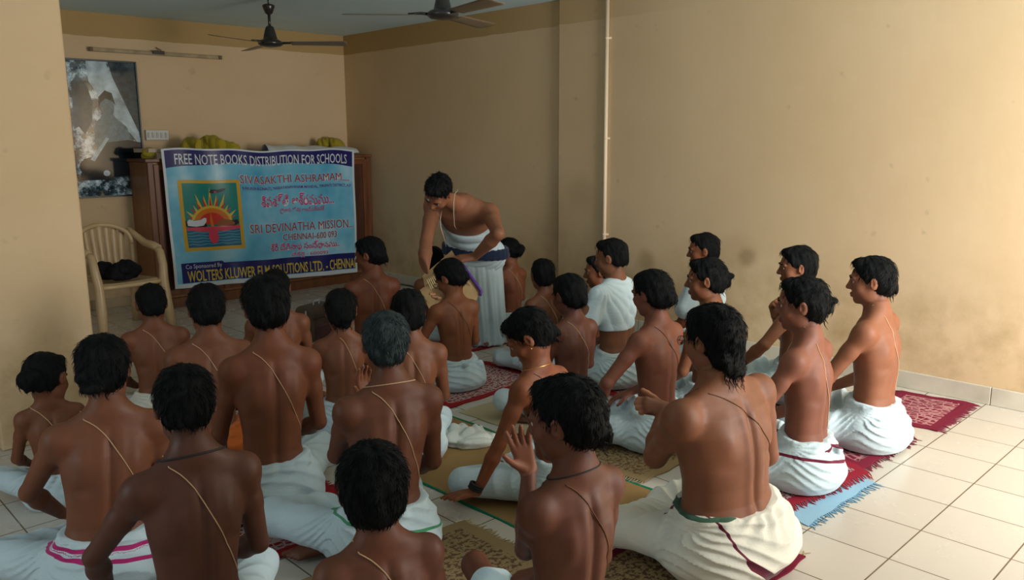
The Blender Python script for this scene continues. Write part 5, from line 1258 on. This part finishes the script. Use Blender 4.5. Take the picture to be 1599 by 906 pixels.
rng = np.random.default_rng(5); HV, HQ, HT, fl = hair_mesh(HP, 'crop', rng, .005, 600); mh = np_mesh('hair', HV, HQ, HT); set_attr(mh, 'flow', fl); link('hair', mh, HAIR, man)
finish_head(man, HP, True)
d = Field((-.5, -.5, -.02), (.5, .5, 1.1), .008)
zt = float(pel[2]) - .02
def skirt(X, Y, Z):
    t = np.clip(Z / zt, 0, 1); cx = pel[0] * t; cy = pel[1] * t; x = X - cx; y = Y - cy
    fx, fy = nrm([xax[0], xax[1], 0])[:2]; a = x * fx + y * fy; b = -x * fy + y * fx
    A = np.interp(Z, [0, .15, .5, zt, zt + .1], [.215, .20, .195, .195, .18]); B = np.interp(Z, [0, .15, .5, zt, zt + .1], [.17, .16, .165, .155, .14])
    k0 = np.sqrt((a / A) ** 2 + (b / B) ** 2); an = np.arctan2(b, a)
    dd = (k0 - 1) * np.minimum(A, B) + (.010 * np.sin(an * 13 + 3 * np.sin(Z * 4)) + .006 * np.sin(an * 29 + 5 * Z)) * np.clip(1.15 - t, .15, 1)
    return np.maximum(np.maximum(dd, Z - zt - .08), .012 - Z)
d.fn((-.45, -.45, 0), (.45, .45, zt + .12), skirt)
V, Q = d.mesh(); link('dhoti', np_mesh('dhoti', V, Q), cloth_mat('white_cotton_cloth', WHITE), man)
d = Field((-.6, -.6, .3), (.5, .5, 1.3), .007)
def upper(X, Y, Z): return TT.sdf(X, Y, Z, grow=.016, ztop=.40, zbot=-.06)
d.fn((-.6, -.6, .3), (.5, .5, 1.3), upper)
def along(x, y, z): return (x - O_T[0]) * zax[0] + (y - O_T[1]) * zax[1] + (z - O_T[2]) * zax[2]
d.disp(lambda x, y, z: .007 * (1 - 1.6 * np.abs(np.sin(along(x, y, z) * 55 + 1.5 * np.sin(x * 14 + y * 9)))) - .003)
V, Q = d.mesh(); link('upper_cloth', np_mesh('upper_cloth', V, Q), cloth_mat('white_cotton_cloth', WHITE), man)
mb = MB(); pts = []
d = Field((-.5, -.5, zt - .2), (.5, .5, zt + .3), .007)
nb_ = 28; rg = []
for k in range(nb_ + 1):
    a = 2 * math.pi * k / nb_; x_, y_ = xax[:2] / np.linalg.norm(xax[:2]); c2 = pel
    rg.append(c2 + np.array([x_, y_, 0]) * .229 * math.cos(a) + np.array([-y_, x_, 0]) * .203 * math.sin(a) + np.array([0, 0, .035 + .02 * math.cos(a)]))
for k in range(nb_): 
    for dz in (-.022, 0, .022): d.cap(rg[k] + [0, 0, dz], rg[k + 1] + [0, 0, dz], .017, .017, k=.01)
V, Q = d.mesh(); link('waist_sash', np_mesh('waist_sash', V, Q), cloth_mat('navy_sash', rgb(.012, .022, .055)), man)['label'] = 'dark navy waist sash'
mb = MB(); mb.tube([Rel(atd(x, y, dd)) for x, y, dd in ((716, 296, 5.30), (711, 302, 5.20), (709, 316, 5.18), (709, 334, 5.22), (710, 352, 5.30), (713, 358, 5.42))], .0024, 6)
mb.tube([Rel(atd(x, y, dd)) for x, y, dd in ((690, 330, 5.30), (688, 342, 5.22), (689, 356, 5.22), (694, 372, 5.30), (697, 385, 5.42))], .0024, 6); mb.build('sacred_thread', plain('pale_thread', rgb(.5, .42, .34), .8), man, True)

# tan folder with purple edging, held over the boy in glasses
TAN = plain('tan_board', rgb(.42, .27, .12), .7, nscale=14, namp=.12); PUR = plain('purple_tape', rgb(.10, .03, .26), .5); PGE = plain('cream_page_edges', rgb(.62, .50, .26), .8)
def quad_sheet(mb, pts, th, mi=0):
    c = [np.asarray(p) for p in pts]; n = nrm(np.cross(c[1] - c[0], c[3] - c[0]))
    mb.sheet(lambda u, v: ((c[0] * (1 - u) + c[1] * u) * (1 - v) + (c[3] * (1 - u) + c[2] * u) * v + n * .006 * math.sin(u * 3 + v * 2), n), 12, 8, th, mi)
fo = atd(708, 425, 5.45); e = empty('document_folder', tuple(fo)); FR = lambda x, y, dep: atd(x, y, dep) - fo
mb = MB(); quad_sheet(mb, [FR(716, 408, 5.36), FR(752, 456, 5.30), FR(724, 500, 5.22), FR(688, 440, 5.34)], .005); mb.build('front_board', TAN, e)
mb = MB(); quad_sheet(mb, [FR(706, 391, 5.50), FR(714, 404, 5.46), FR(664, 448, 5.38), FR(660, 430, 5.44)], .005); quad_sheet(mb, [FR(690, 430, 5.44), FR(712, 470, 5.36), FR(672, 486, 5.32), FR(656, 452, 5.40)], .004); mb.build('back_board', TAN, e)
mb = MB(); mb.tube([FR(722, 413, 5.345), FR(738, 435, 5.32), FR(752, 455, 5.29), FR(750, 462, 5.285)], .010, 8); mb.build('purple_edging', PUR, e, True)
mb = MB()
for k in range(7): mb.tube([FR(667 + k * 2.6, 437 - k * 1.4, 5.36 + .006 * k), FR(674 + k * 2.6, 452 - k * 1.6, 5.33 + .006 * k)], .0035, 5)
mb.build('page_edge', PGE, e)
tag(e, 'tan folder with a purple edge held open by the bending man', 'folder')
